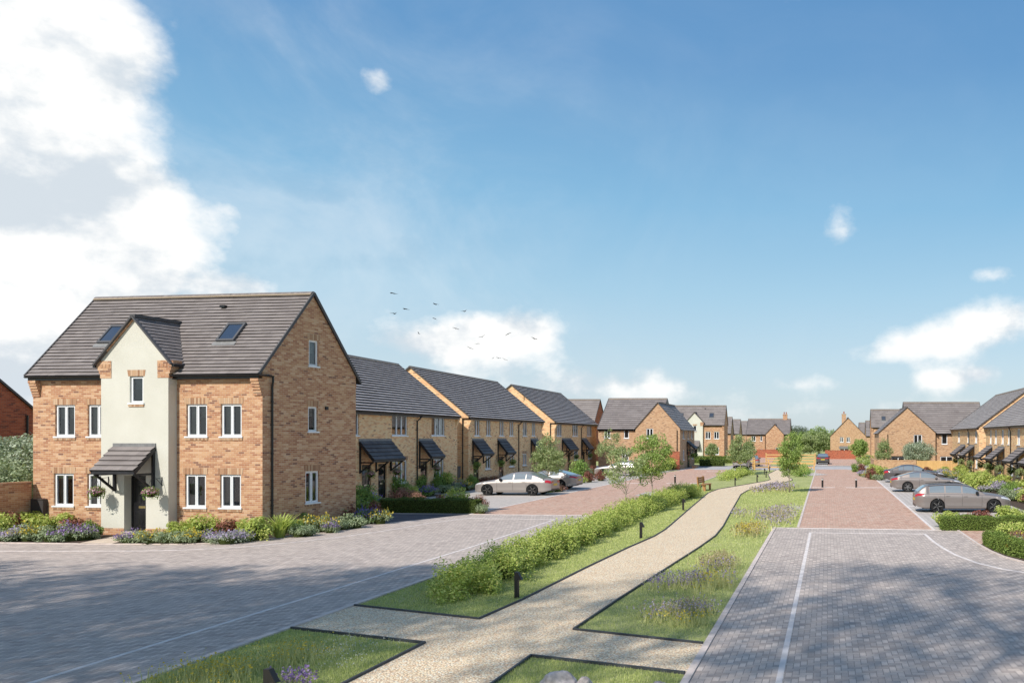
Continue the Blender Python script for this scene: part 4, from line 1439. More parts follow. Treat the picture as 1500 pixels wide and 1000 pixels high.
terrace('right hand buff brick terraced block cut off by the picture edge, with hanging baskets', (14.2, 73.4, 0), RZ_R, 26.0, 10.0, 4.72, 8.45, .22,
        ry(73.4, [(71.7, 70.9, *U), (69.6, 68.7, *U), (66.9, 66.0, *U), (64.6, 63.9, *U), (61.4, 60.4, *U), (58.0, 57.0, *U), (53.5, 52.4, *U)]),
        ry(73.4, [(67.9, 67.1, *GW), (63.6, 62.7, *GW), (61.6, 60.6, *GW), (56.6, 55.6, *GW)]),
        [(73.4 - 72.0, 73.4 - 71.0), (73.4 - 66.8 - .2, 73.4 - 65.8 - .2), (73.4 - 59.8, 73.4 - 58.8), (73.4 - 54.6, 73.4 - 53.6)],
        [(73.4 - 73.2, 73.4 - 70.5), (73.4 - 68.2, 73.4 - 65.6), (73.4 - 61.2, 73.4 - 58.5), (73.4 - 56.2, 73.4 - 53.4)], [73.4 - 63.3], door_mat='door_brown', brick='brick_yellow', zs=.9,
        tile='roof_tile_light', lip=.03, can=(2.85, 1.93, 1.15), end_pipe=False, dstyle='glazed', can_tile='roof_tile')

# far left brick gable
H0 = plain_house('shaded red brick house cut off at the left picture edge', (-52, 32.6, 0), 0, 12, 8.7, 5.05, 8.45, 'brick_red', oh=.15)
downpipe(H0, [(12.06, 8.3, 4.8), (12.06, 8.3, 2.4), (12.06, 8.3, 0)], .045)
# behind the end terrace
plain_house('grey roofed house with a red brick gable showing above the end terrace', (-46.2, 126, 0), 0, 10.3, 6.5, 6.0, 9.64, 'brick_red')
# corner house with front wing
hb = plain_house('L shaped buff brick corner house behind the two lawn trees, gable facing us', (-26.46, 94.6, 0), 0, 6.95, 9.7, 4.76, 8.37, 'brick_tan',
                 front=[(.68, 3.56, 1.40, 4.62), (2.96, 3.56, 3.54, 4.62), (2.7, 1.0, 3.5, 2.0)], pipes=())
front_wing(hb, 4.41, 9.53, -.50, 9.7, 4.76, 7.67, 'brick_tan', front=[(1.25, 3.56, 2.03, 4.70), (3.55, .95, 4.35, 2.05)],
           right=[(1.8, 3.5, 3.1, 4.55), (5.2, 3.5, 6.0, 4.55), (7.9, 3.5, 8.9, 4.55), (2.0, 1.0, 3.1, 2.2), (8.1, 1.0, 9.0, 2.1)], pipe=(9.2, -.58))
mb = MB()
mb.face([(7.03, 2.2, 6.4), (7.03, 7.5, 6.4), (7.03, 4.85, 8.40)], 'roof_tile')
mb.build('roof_hip', hb)
Ow, tw_ = V3((9.53, -.50, 0)), V3((0, 1, 0))
door(hb, Ow, tw_, 5.0, 6.0, .1, 2.15, -.05, 'door_black', 'glazed')
canopy(hb, Ow, tw_, 4.4, 6.8, 3.2, 2.35, 1.0, 'canopy_tile', expo=.3, tw=.35, drop=.6)
# the distant twin of the large house
bay_house('house', 'distant three storey house with a pale rendered bay beyond the corner house', (-25.3, 128.7, 0), 0, lod=1, scale=.92, group='three storey houses')
bay_house('house', 'distant three storey house with one roof window showing, on the right side', (7.15, 133.0, 0), 0, lod=1, scale=.87, bay=False, group='three storey houses')
# receding gables
for (lab, x1, y, w, ev, rg, d) in (('first of three small gabled houses receding behind the far three storey house', -19.5, 165, 8, 4.66, 7.8, 5.2),
                                   ('second of three small gabled houses receding behind the far three storey house', -20.1, 186, 8, 4.6, 7.8, 6.6),
                                   ('third of three small gabled houses, partly behind a young tree', -20.5, 206, 8, 4.5, 7.8, 8)):
    plain_house(lab, (x1 - w, y, 0), 0, w, d, ev, rg, 'brick_buff', right=[(1.6, 3.2, 2.6, 4.3), (1.6, .9, 2.7, 2.0)], expo=.5)
hg = plain_house('distant brick house with a chimney and front gable behind a red garden wall', (-15.1, 153, 0), 0, 8.0, 8.6, 4.33, 7.2, 'brick_buff',
                 front=[(.9, 2.95, 1.7, 3.95), (2.55, 2.95, 2.95, 3.95), (.4, .75, 1.7, 1.55), (2.6, .75, 3.0, 1.5)], chimney=(7.0, 4.3, 8.1))
front_wing(hg, 3.65, 6.95, -.7, 4.3, 4.33, 6.1, 'brick_buff', front=[(1.8, .7, 3.0, 1.75)], oh=.15, pipe=(3.5, -.08))
hh = empty('house', (0.55, 150, 0), 0, 'distant brick gable end with a chimney behind a low red wall', 'house')
front_wing(hh, 0, 6.5, 0, 8, 3.95, 7.25, 'brick_tan', front=[(1.75, 2.75, 2.4, 3.7), (2.95, 2.75, 3.6, 3.7), (1.7, .7, 3.4, 1.6)], oh=.15)
mb = MB()
mb.box((2.1, 1.0, 6.2), (2.9, 1.7, 7.9), 'brick_tan')
mb.box((2.05, .95, 7.9), (2.95, 1.75, 8.05), 'concrete')
mb.lathe([(.14, 0), (.11, .35), (.14, .38), (.08, .38)], (2.5, 1.35, 8.05), (0, 0, 1), 'brick_red', 10)
mb.build('chimney', hh)
mb = MB()
mb.obox(V3((0, 0, 0)), V3((1, 0, 0)), 1.6, 3.5, 1.6, 2.05, 0, .05, 'lintel_grey')
mb.build('lintel', hh)
plain_house('small distant grey roofed house right of the brick gable end', (7.85, 200, 0), 0, 8, 7, 4.05, 7.3, 'brick_tan', left=[(2, 2.9, 3, 3.9)], expo=.5)
plain_house('narrow strip of a distant house between two others on the right', (8.2, 172, 0), 0, 8, 6.5, 4.1, 7.2, 'brick_tan', left=[(2, 2.9, 3, 3.9)], expo=.5)
# right corner house
hl = plain_house('L shaped buff brick corner house on the right behind the timber fence', (9.55, 98.3, 0), 0, 9.4, 8.6, 4.3, 8.05, 'brick_tan',
                 front=[(4.15, 2.85, 4.85, 4.05), (4.0, .6, 5.5, 1.4)], tile='roof_tile')
front_wing(hl, -3.4, 3.35, -.50, 8.6, 4.3, 7.28, 'brick_tan', front=[(4.15, 2.75, 5.15, 4.0), (1.5, .55, 3.1, 1.30)], left=[(1.2, 3.0, 1.9, 4.0)], pipe=(-2.35, -.58))
mb = MB()
mb.obox(V3((-3.4, -.50, 0)), V3((1, 0, 0)), 1.45, 3.15, 1.30, 1.45, 0, .03, 'black_plastic')
mb.build('lintel', hl)

# ------------------------------------------------------------------ walls and fences
boundary_wall('garden_wall', 'buff brick garden wall with a pier beside the large house', [(-30.95, 31.75), (-30.98, 30.2), (-40, 31.2)], 1.92, 'brick_buff')
boundary_wall('garden_wall', 'low red brick wall in front of the far house with a chimney and front gable', [(-14.2, 149), (-8.0, 149)], 1.4, 'brick_red')
boundary_wall('garden_wall', 'low red brick wall in front of the distant gable end', [(-0.4, 139), (4.9, 139)], 1.42, 'brick_red')
boundary_wall('garden_wall', 'low buff brick garden wall joining the timber fence on the right', [(5.25, 97.6), (5.25, 90.7), (9.75, 89.8)], 1.13, 'brick_tan')
boundary_wall('garden_wall', 'red brick screen wall beside the left corner house', [(-18.4, 93.4), (-16.85, 93.4)], 2.0, 'brick_red')
boundary_wall('step', 'low brick step in front of the left corner house', [(-15.9, 97.6), (-16.2, 101.5)], .3, 'brick_buff', th=.5, cat='step', coping=False)


def board_fence(name, label, a, b, hgt, bw=.15, material='timber'):
    a, b = Vector((*a, 0)), Vector((*b, 0))
    f = empty(name, a, 0, label, 'fence')
    d = b - a
    L = d.length
    t = d.normalized()
    n = int(L / bw)
    rng = random.Random(int(L * 100))
    mb = MB()
    for i in range(n):
        mb.obox(V3((0, 0, 0)), t, i * L / n + .004, (i + 1) * L / n - .004, .05, hgt + rng.uniform(-.012, .012), rng.uniform(-.004, .004), .022 + rng.uniform(0, .008), material)
    mb.build('board_panel', f)
    for i in range(int(L / 1.83) + 1):
        mb = MB()
        mb.obox(V3((0, 0, 0)), t, min(i * 1.83, L - .1), min(i * 1.83, L - .1) + .1, 0, hgt + .03, -.1, -.005, material)
        mb.build('post', f)
    return f


board_fence('timber_fence', 'close boarded pale timber fence between garden wall and right terrace', (9.8, 89.8), (14.15, 89.0), 1.13)
board_fence('timber_fence', 'close boarded timber fence between the end terrace and the corner house', (-27.0, 99.5), (-20.0, 96.5), 1.75)


def rail_fence(label, pts, rails, hgt):
    f = empty('rail_fence', (*pts[0], 0), 0, label, 'fence', 'post and rail fences')
    base = V3((*pts[0], 0))
    P = [V3((*p, 0)) - base for p in pts]
    for i, p in enumerate(P):
        mb = MB()
        mb.box((p.x - .07, p.y - .07, 0), (p.x + .07, p.y + .07, hgt + .1), 'timber')
        mb.build('post', f)
    for i in range(len(P) - 1):
        for r in rails:
            mb = MB()
            mb.bar(P[i] + Z * r + V3((0, -.09, 0)), P[i + 1] + Z * r + V3((0, -.09, 0)), .045, .14, 'timber')
            mb.build('rail', f)
    return f


rail_fence('near post and rail fence with two low rails across the end of the lawn', [(-8.2, 92.3), (-6.7, 93.4), (-4.6, 93.2), (-3.1, 92.8), (-1.5, 92.4)], (.28, .72), 1.1)
rail_fence('taller post and rail fence with four rails beyond the young tree', [(-8.0, 107.0), (-5.9, 106.8), (-3.8, 106.6), (-1.6, 106.4)], (.35, .7, 1.05, 1.4), 1.55)
mb = MB()
ft = empty('fence_stack', (-8.35, 93.0, 0), 0, 'short timber stile of stacked rails at the left end of the rail fence', 'fence')
for i in range(7):
    mb = MB()
    mb.box((-.14, -.5, .15 + i * .19), (.16, .5, .15 + i * .19 + .11), 'timber')
    mb.build('rail', ft)
mb = MB()
mb.box((-.05, -.06, 0), (.05, .06, 1.55), 'timber')
mb.build('post', ft)
# ------------------------------------------------------------------ cars
def interp(x, pts):
    """smooth (monotone cubic) interpolation through (x, y) points"""
    xs = [p[0] for p in pts]
    ys = [p[1] for p in pts]
    if x <= xs[0]:
        return ys[0]
    if x >= xs[-1]:
        return ys[-1]
    i = max(j for j in range(len(xs) - 1) if xs[j] <= x)
    n = len(xs)
    d = [(ys[j + 1] - ys[j]) / (xs[j + 1] - xs[j]) for j in range(n - 1)]

    def tan(j):
        if j == 0:
            return d[0]
        if j == n - 1:
            return d[-1]
        if d[j - 1] * d[j] <= 0:
            return 0.0
        return 2 * d[j - 1] * d[j] / (d[j - 1] + d[j])
    h = xs[i + 1] - xs[i]
    t = (x - xs[i]) / h
    m0, m1 = tan(i) * h, tan(i + 1) * h
    return (2 * t ** 3 - 3 * t ** 2 + 1) * ys[i] + (t ** 3 - 2 * t ** 2 + t) * m0 + (-2 * t ** 3 + 3 * t ** 2) * ys[i + 1] + (t ** 3 - t ** 2) * m1


class CarShape:
    """car pointing towards -x; nose at x = 0, tail at x = L, wheels at xf and xr"""
    def __init__(s, kind):
        s.kind = kind
        s.L, s.W = 4.90, 1.86
        s.xf, s.xr, s.rw = 0.92, 3.80, 0.345
        s.arch = 0.385
        if kind == 'saloon':
            s.top = [(0, .66), (.10, .76), (.5, .86), (1.55, .99), (4.2, 1.06), (4.75, 1.04), (4.9, .98)]
            s.sh = [(0, .62), (.12, .70), (.6, .80), (1.5, .90), (2.6, .925), (4.0, .95), (4.72, .94), (4.9, .88)]
            s.roof = [(1.38, .93), (1.75, 1.14), (2.15, 1.34), (2.55, 1.425), (3.0, 1.44), (3.4, 1.40), (3.8, 1.28), (4.2, 1.12), (4.42, 1.03)]
            s.g0, s.g1 = 1.38, 4.42
            s.ws, s.rsx = (1.42, 2.22), (3.55, 4.38)
            s.dlo = [(1.72, 2.52), (2.60, 3.32), (3.37, 3.74)]
            s.doors = [1.55, 2.56, 3.42]
        elif kind == 'coupe':
            s.L = 4.75
            s.xr = 3.68
            s.top = [(0, .64), (.10, .74), (.5, .84), (1.5, .96), (4.1, 1.03), (4.6, 1.02), (4.75, .95)]
            s.sh = [(0, .60), (.12, .68), (.6, .79), (1.5, .885), (2.6, .905), (3.7, .95), (4.5, .93), (4.75, .86)]
            s.roof = [(1.40, .91), (1.8, 1.13), (2.2, 1.30), (2.6, 1.37), (2.95, 1.375), (3.4, 1.31), (3.85, 1.18), (4.2, 1.06), (4.36, 1.0)]
            s.g0, s.g1 = 1.40, 4.36
            s.ws, s.rsx = (1.44, 2.26), (3.25, 4.30)
            s.dlo = [(1.78, 2.78), (2.86, 3.55)]
            s.doors = [1.58, 2.90]
        else:
            s.top = [(0, .66), (.10, .76), (.5, .87), (1.55, 1.0), (4.4, 1.06), (4.8, 1.05), (4.9, .98)]
            s.sh = [(0, .62), (.12, .70), (.6, .81), (1.5, .91), (2.6, .935), (4.0, .96), (4.75, .95), (4.9, .88)]
            s.roof = [(1.36, .94), (1.72, 1.15), (2.1, 1.35), (2.5, 1.44), (3.1, 1.46), (3.8, 1.435), (4.3, 1.38), (4.48, 1.30), (4.7, 1.12), (4.80, 1.03)]
            s.g0, s.g1 = 1.36, 4.80
            s.ws, s.rsx = (1.40, 2.18), (4.40, 4.77)
            s.dlo = [(1.70, 2.50), (2.58, 3.36), (3.44, 4.18)]
            s.doors = [1.53, 2.54, 3.44]

    def hw(s, x):
        """half width, rounded in plan at both ends"""
        w = s.W / 2
        e0, e1 = 0.75, 0.62
        if x < e0:
            t = 1 - x / e0
            return w * (1 - 0.36 * t ** 2.6)
        if x > s.L - e1:
            t = 1 - (s.L - x) / e1
            return w * (1 - 0.27 * t ** 2.6)
        return w * (1 - 0.012 * abs(x - 2.5))

    def zb(s, x):
        z = 0.20
        if x < .35:
            z = 0.20 + .03 * (1 - x / .35)
        if x > s.L - .5:
            z = 0.20 + 0.14 * (1 - (s.L - x) / .5)
        for c in (s.xf, s.xr):
            d = abs(x - c)
            if d < s.arch:
                z = max(z, s.rw + math.sqrt(s.arch ** 2 - d ** 2))
        return z

    def body(s, x, t):
        """section point, t in 0..11"""
        w = s.hw(x)
        zs, zc = interp(x, s.sh), interp(x, s.top)
        lo = 0.21
        h = zs - lo
        P = [(.90, lo - .01), (.965, lo + .06 * h), (.985, lo + .16 * h), (.962, lo + .28 * h), (.982, lo + .50 * h), (1.0, lo + .72 * h), (.992, lo + .86 * h),
             (.955, lo + .96 * h), (.90, zs), (.80, zs + .45 * (zc - zs)), (.45, zs + .88 * (zc - zs)), (0, zc)]
        i = min(int(t), 10)
        f = t - i
        y = P[i][0] * (1 - f) + P[i + 1][0] * f
        z = P[i][1] * (1 - f) + P[i + 1][1] * f
        return Vector((x, y * w, max(z, s.zb(x))))

    def gh(s, x, t):
        """greenhouse section, t 0..1: side glass up to .55, rail .7, roof centre 1"""
        zr = interp(x, s.roof)
        zs = interp(x, s.sh) - .015
        h = max(.02, zr - zs)
        wb = s.hw(x) * .905
        P = [(0, wb, zs), (.28, wb - .155 * h, zs + .42 * h), (.55, wb - .335 * h, zs + .80 * h), (.70, wb - .47 * h, zs + .935 * h), (.82, (wb - .47 * h) * .72, zs + .985 * h), (1, 0, zr)]
        for i in range(5):
            if t <= P[i + 1][0]:
                f = (t - P[i][0]) / (P[i + 1][0] - P[i][0])
                return Vector((x, P[i][1] * (1 - f) + P[i + 1][1] * f, P[i][2] * (1 - f) + P[i + 1][2] * f))
        return Vector((x, 0, zr))


def patch(fn, xs, ts, side, off, mat_name):
    """a skin patch lifted off a surface function"""
    mb = MB()
    g = []
    for x in xs:
        row = []
        for t in ts:
            p = fn(x, t)
            e = 1e-3
            du = fn(x + e, t) - fn(x - e, t)
            dv = fn(x, min(t + e, ts[-1] + e)) - fn(x, t - e)
            n = dv.cross(du)
            if n.length < 1e-12:
                n = Vector((0, 1, 0))
            n.normalize()
            if n.y < 0 and abs(n.y) > .05 or (abs(n.y) <= .05 and n.z < 0):
                n = -n
            q = p + n * off
            row.append((q.x, q.y * side, q.z))
        g.append(row)
    nx, nt = len(xs), len(ts)
    vs = [p for r in g for p in r]
    fs = []
    for i in range(nx - 1):
        for j in range(nt - 1):
            a, b = i * nt + j, (i + 1) * nt + j
            f = (a, b, b + 1, a + 1)
            fs.append(f if side > 0 else f[::-1])
    mb.mesh(vs, fs, mat_name)
    return mb


def lin(a, b, n):
    return [a + (b - a) * i / (n - 1) for i in range(n)]


def make_car(kind, paint, loc, rz, label, rim='rim_dark', scale=1.0, group=None):
    s = CarShape(kind)
    car = empty('car', loc, rz, label, 'car', group)
    car.scale = (scale,) * 3
    xs = set([0.0, .04, .1, .2, .32, s.L, s.L - .04, s.L - .1, s.L - .2, s.L - .32])
    for c in (s.xf, s.xr):
        for a in range(0, 181, 10):
            xs.add(round(c + s.arch * math.cos(R(a)), 4))
        xs.update((c - s.arch - .004, c + s.arch + .004))
    x = 0.4
    while x < s.L - .3:
        xs.add(round(x, 3))
        x += .16
    xs = sorted(v for v in xs if 0 <= v <= s.L)
    ts = list(range(12))
    mb = MB()
    for side in (1, -1):
        pts = [[s.body(x, t) for t in ts] for x in xs]
        vs = [(p.x, p.y * side, p.z) for r in pts for p in r]
        fs = []
        for i in range(len(xs) - 1):
            for j in range(11):
                a, b = i * 12 + j, (i + 1) * 12 + j
                f = (a, b, b + 1, a + 1)
                fs.append(f if side > 0 else f[::-1])
        mb.mesh(vs, fs, paint)
    # nose and tail caps
    for x, fl in ((0.0, False), (s.L, True)):
        ring = [s.body(x, t) for t in ts]
        poly = [(p.x, p.y, p.z) for p in ring] + [(p.x, -p.y, p.z) for p in ring[-2::-1]]
        mb.face(poly if fl else poly[::-1], paint)
    body = mb.build('body', car)
    weld(body, .002)
    smooth_by_angle(body, 32)
    # underside and wheel housings
    mb = MB()
    mb.box((.3, -.78, .21), (s.L - .35, .78, .5), 'seam')
    mb.build('underside', body)
    # greenhouse
    gx = sorted(set([round(v, 4) for v in lin(s.g0, s.g1, 34)] + [v for p in s.roof for v in (p[0],) if s.g0 <= v <= s.g1]))
    gt = [0, .14, .28, .42, .55, .63, .70, .76, .82, .91, 1.0]
    mb = MB()
    for side in (1, -1):
        vs = [(p.x, p.y * side, p.z) for x in gx for p in [s.gh(x, t) for t in gt]]
        n = len(gt)
        fs = []
        for i in range(len(gx) - 1):
            for j in range(n - 1):
                a, b = i * n + j, (i + 1) * n + j
                f = (a, b, b + 1, a + 1)
                fs.append(f if side > 0 else f[::-1])
        mb.mesh(vs, fs, paint)
    roof = mb.build('roof', car)
    weld(roof, .002)
    smooth_by_angle(roof, 40)
    # glass
    for side in (1, -1):
        for (a, b) in s.dlo:
            o = patch(s.gh, lin(a, b, 12), lin(.10, .56, 5), side, .006, 'car_glass').build('side_window', car)
            smooth_by_angle(o, 60)
    for nm, (a, b) in (('windscreen', s.ws), ('rear_window', s.rsx)):
        mb = MB()
        for side in (1, -1):
            pm = patch(s.gh, lin(a, b, 12), [.72, .76, .82, .9, 1.0], side, .006, 'car_glass')
            mb.mesh(pm.v, pm.f, 'car_glass')
        o = mb.build(nm, car)
        weld(o, .01)
        smooth_by_angle(o, 60)
    # door seams, handles, sill line
    for side in (1, -1):
        mb = MB()
        for dx in s.doors:
            pm = patch(s.body, [dx - .006, dx + .006], lin(2.0, 8.0, 10), side, .003, 'seam')
            mb.mesh(pm.v, pm.f, 'seam')
        pm = patch(s.body, lin(s.doors[0], s.doors[-1], 12), [1.95, 2.03], side, .003, 'seam')
        mb.mesh(pm.v, pm.f, 'seam')
        dr_ = mb.build('door', car)
        for dx in s.doors[1:]:
            m2 = MB()
            p = s.body(dx - .17, 6.0)
            m2.box((p.x - .10, p.y * side - .02, p.z - .018), (p.x + .10, p.y * side + .02, p.z + .014), paint)
            m2.build('handle', dr_)
        pm = patch(s.gh, lin(s.g0 + .28, s.g1 - .55, 16), [.58, .63], side, .008, 'black_plastic')
        m3 = MB()
        m3.mesh(pm.v, pm.f, 'chrome' if kind != 'estate' else 'black_plastic')
        m3.build('window_trim', car)
        # mirror
        mb = MB()
        p = s.gh(1.78, .12)
        y = p.y
        mb.lathe([(.0, -.13), (.055, -.12), (.085, -.05), (.085, .05), (.06, .10), (0, .11)], (p.x, (y + .10) * side, p.z + .055), (0.15, side, 0), paint if kind == 'coupe' else 'black_plastic', 10)
        o = mb.build('mirror', car)
        smooth_by_angle(o, 50)
        # lamps
        tl = {'saloon': (5.5, 8.1), 'coupe': (6.1, 8.3), 'estate': (6.1, 8.2)}[kind]
        xs_ = [s.L - .42, s.L - .3, s.L - .2, s.L - .12, s.L - .05, s.L - .004]
        o = patch(s.body, xs_[(0 if kind != 'saloon' else 1):], lin(tl[0], tl[1], 5), side, .008, 'red_light').build('tail_light', car)
        smooth_by_angle(o, 60)
        xe = s.L + .008
        m4 = MB()
        wy = s.hw(s.L)
        zt, zb_ = s.body(s.L, tl[1]).z, s.body(s.L, tl[0]).z
        ya, yb = wy * .42, s.body(s.L, tl[0]).y
        f = [(xe, ya, zb_ + .03), (xe, yb, zb_), (xe, s.body(s.L, tl[1]).y, zt), (xe, ya, zt)]
        m4.face([(q[0], q[1] * side, q[2]) for q in f], 'red_light')
        m4.build('lamp_lens', o)
        o = patch(s.body, [.012, .06, .14, .26, .40, .55], lin(6.2, 8.0, 4), side, .007, 'clear_light').build('headlight', car)
        smooth_by_angle(o, 60)
    # plates, bumper insert, grille, badge-free tail
    xe = s.L
    mb = MB()
    mb.box((xe + .004, -.27, .60), (xe + .018, .27, .71), 'plate_yellow')
    mb.build('number_plate', car)
    mb = MB()
    mb.box((xe - .05, -.55, .30), (xe + .012, .55, .40), 'black_plastic')
    mb.build('diffuser', car)
    mb = MB()
    mb.box((-.012, -.42, .34), (.03, .42, .60), 'black_plastic')
    mb.build('grille', car)
    # wheels
    for cx in (s.xf, s.xr):
        for side in (1, -1):
            mb = MB()
            r = s.rw
            cy = side * (s.W / 2 - .125)
            mb.lathe([(r * .70, -.115), (r * .93, -.115), (r, -.085), (r, .085), (r * .94, .112), (r * .71, .115)], (cx, cy, r), (0, side, 0), 'tyre', 28)
            w = mb.build('wheel', car)
            smooth_by_angle(w, 40)
            m2 = MB()
            m2.lathe([(r * .72, .112), (r * .69, .112), (r * .66, .05), (r * .66, -.10)], (cx, cy, r), (0, side, 0), rim, 28)
            m2.lathe([(r * .70, .02), (.01, .02)], (cx, cy, r), (0, side, 0), 'seam', 28)
            for q in range(10):
                an = 2 * math.pi * (q + (.16 if q % 2 else -.16)) / 10
                a = Vector((cx + math.cos(an) * .05, cy + side * .095, r + math.sin(an) * .05))
                b = Vector((cx + math.cos(an) * r * .70, cy + side * .100, r + math.sin(an) * r * .70))
                m2.bar(a, b, .032, .03, 'rim' if q % 2 else rim, up=Vector((0, side, 0)))
            m2.lathe([(.06, .09), (.055, .112), (.0, .115)], (cx, cy, r), (0, side, 0), rim, 12)
            m2.build('rim', w)
    if kind == 'estate':
        for side in (1, -1):
            mb = MB()
            pts = [s.gh(x, .74) * 1 for x in lin(2.45, 4.25, 8)]
            mb.tube([(p.x, p.y * side, p.z + .045) for p in pts], .016, 'black_plastic', 6)
            mb.build('roof_rail', car)
    return car


def park(kind, paint, x_rear_axle, y_near, faces, label, tilt=0, rim='rim_dark', scale=1.0, xr_extra=0):
    """place by the near-side rear wheel; faces = -1 nose to the left, +1 nose to the right"""
    s = CarShape(kind)
    rz = 0 if faces < 0 else math.pi
    rz += R(tilt)
    loc = Vector((x_rear_axle, y_near + s.W / 2 * scale, 0.014)) - Matrix.Rotation(rz, 3, 'Z') @ Vector((s.xr * scale, 0, 0))
    return make_car(kind, paint, loc, rz, label, rim, scale)


CARS = [
    park('saloon', 'car_silver', -18.55, 51.6, -1, 'silver saloon nearest us on the left, parked nose towards the middle terrace', tilt=-4, scale=1.02),
    park('coupe', 'car_silver', -18.75, 57.6, -1, 'silver coupe parked just behind the silver saloon, half hidden by it', tilt=-3),
    park('saloon', 'car_silver', -18.4, 77.6, -1, 'silver car behind the young lawn trees, in front of the end terrace', tilt=-3),
    park('estate', 'car_bronze', 5.38, 40.0, 1, 'bronze estate car parked nearest us on the right behind the clipped hedge', scale=.96),
    park('coupe', 'car_bronze', 5.40, 55.0, 1, 'bronze coupe parked between the estate car and the dark saloon', rim='rim'),
    park('saloon', 'car_grey', 5.75, 66.6, 1, 'dark grey saloon parked furthest back on the right by the low wall', rim='rim'),
    make_car('saloon', 'car_silver', (-10.35, 101.2, 0.004), R(-89), 'silver car seen from behind beside the far lawn shrubs'),
    make_car('saloon', 'car_grey', (-0.62, 116.0, 0.014), R(-90), 'dark car seen from behind beyond the right post and rail fence'),
    make_car('saloon', 'car_silver', (-9.75, 107.9, 0.024), R(-86), 'silver car tucked to the right of the other rear facing silver car', scale=.95),
]
# ------------------------------------------------------------------ vegetation
def sphere_dirs(n, rng=RNG):
    d = rng.normal(size=(n, 3))
    return d / np.linalg.norm(d, axis=1)[:, None]


def clump_points(centers, radii, per, rng=RNG, flat=1.0, shell=0.35):
    """leaf positions in many small clumps; returns points and outward directions"""
    P, O = [], []
    for c, r in zip(centers, radii):
        n = max(4, int(per * r ** 2))
        d = sphere_dirs(n, rng)
        rr = r * (shell + (1 - shell) * rng.uniform(0, 1, n) ** 0.5)
        q = d * rr[:, None]
        q[:, 2] *= flat
        P.append(q + c)
        O.append(d)
    return np.concatenate(P), np.concatenate(O)


def tree(label, loc, height, width, trunk_h, leaf='leaf_tree', shape='oval', leaf_size=.075, nclump=70, per=520, clump_r=.26, trunk_r=.05, bark='bark_pale', seed=1,
         lean=0.0, group=None, stake=False, clump_jit=.5, name='tree', sparse=1.0):
    rng = np.random.default_rng(seed)
    root = empty(name, loc, 0, label, 'tree', group)
    top = height
    ch = height - trunk_h
    cz = trunk_h + ch * .5
    cent, rad = [], []
    for i in range(nclump):
        for _ in range(60):
            d = rng.uniform(-1, 1, 3)
            f = (d[2] + 1) / 2
            if shape == 'cone':
                lim = (1 - f) ** .75 * .95 + .08 if f > .22 else .55 + f * 1.9
            elif shape == 'column':
                lim = min(1, .55 + 1.7 * f) * (1 - max(0, f - .6) ** 1.6 * 2.6)
            elif shape == 'round':
                lim = math.sqrt(max(0, 1 - d[2] ** 2))
            else:
                lim = math.sqrt(max(0, 1 - d[2] ** 2)) * (1.0 if f < .55 else 1 - .25 * (f - .55))
            rr = math.hypot(d[0], d[1])
            if rr <= lim and (rr > lim * .35 or rng.uniform() < .3):
                break
        cent.append((d[0] * width / 2 + lean * f, d[1] * width / 2, cz + d[2] * ch / 2 * .93))
        rad.append(clump_r * rng.uniform(1 - clump_jit, 1 + clump_jit))
    cent, rad = np.array(cent), np.array(rad)
    P, O = clump_points(cent, rad, per * sparse, rng, flat=.8)
    v = leaf_data(P, leaf_size, O, .35, .35, .6, rng)
    # trunk and limbs
    mb = MB()
    tp = [(0, 0, -.05)]
    for i in range(1, 7):
        f = i / 6
        tp.append((lean * f * .6 + rng.normal() * .02 * height / 4, rng.normal() * .02 * height / 4, trunk_h * .2 + (top * .86 - trunk_h * .2) * f))
    tr = [trunk_r * (1.25 if i == 0 else 1 - .82 * i / 6) for i in range(7)]
    mb.tube(tp, tr, bark, 8)
    tpn = np.array(tp)
    sel = rng.choice(len(cent), min(len(cent), 26), replace=False)
    for i in sel:
        c = cent[i]
        z0 = max(trunk_h * .85, c[2] - (.5 + rng.uniform() * .5) * math.hypot(c[0], c[1]) * 1.1 - .1)
        z0 = min(z0, top * .8)
        b = np.array([np.interp(z0, tpn[:, 2], tpn[:, 0]), np.interp(z0, tpn[:, 2], tpn[:, 1]), z0])
        mid = b * .5 + c * .5 + rng.normal(size=3) * .04 + np.array([0, 0, -.04 * height / 4])
        r0 = trunk_r * .38
        mb.tube([b, mid, c], [r0, r0 * .6, r0 * .22], bark, 5, cap=False)
    t = mb.build('trunk', root, smooth=True)
    link('crown', quads_mesh('crown', [(v, leaf)]), root)
    if stake:
        mb = MB()
        mb.box((-.22, -.04, 0), (-.15, .03, .62), 'timber_dark')
        mb.box((-.235, -.06, .48), (.09, .05, .53), 'black_plastic')
        mb.build('stake', root)
    return root


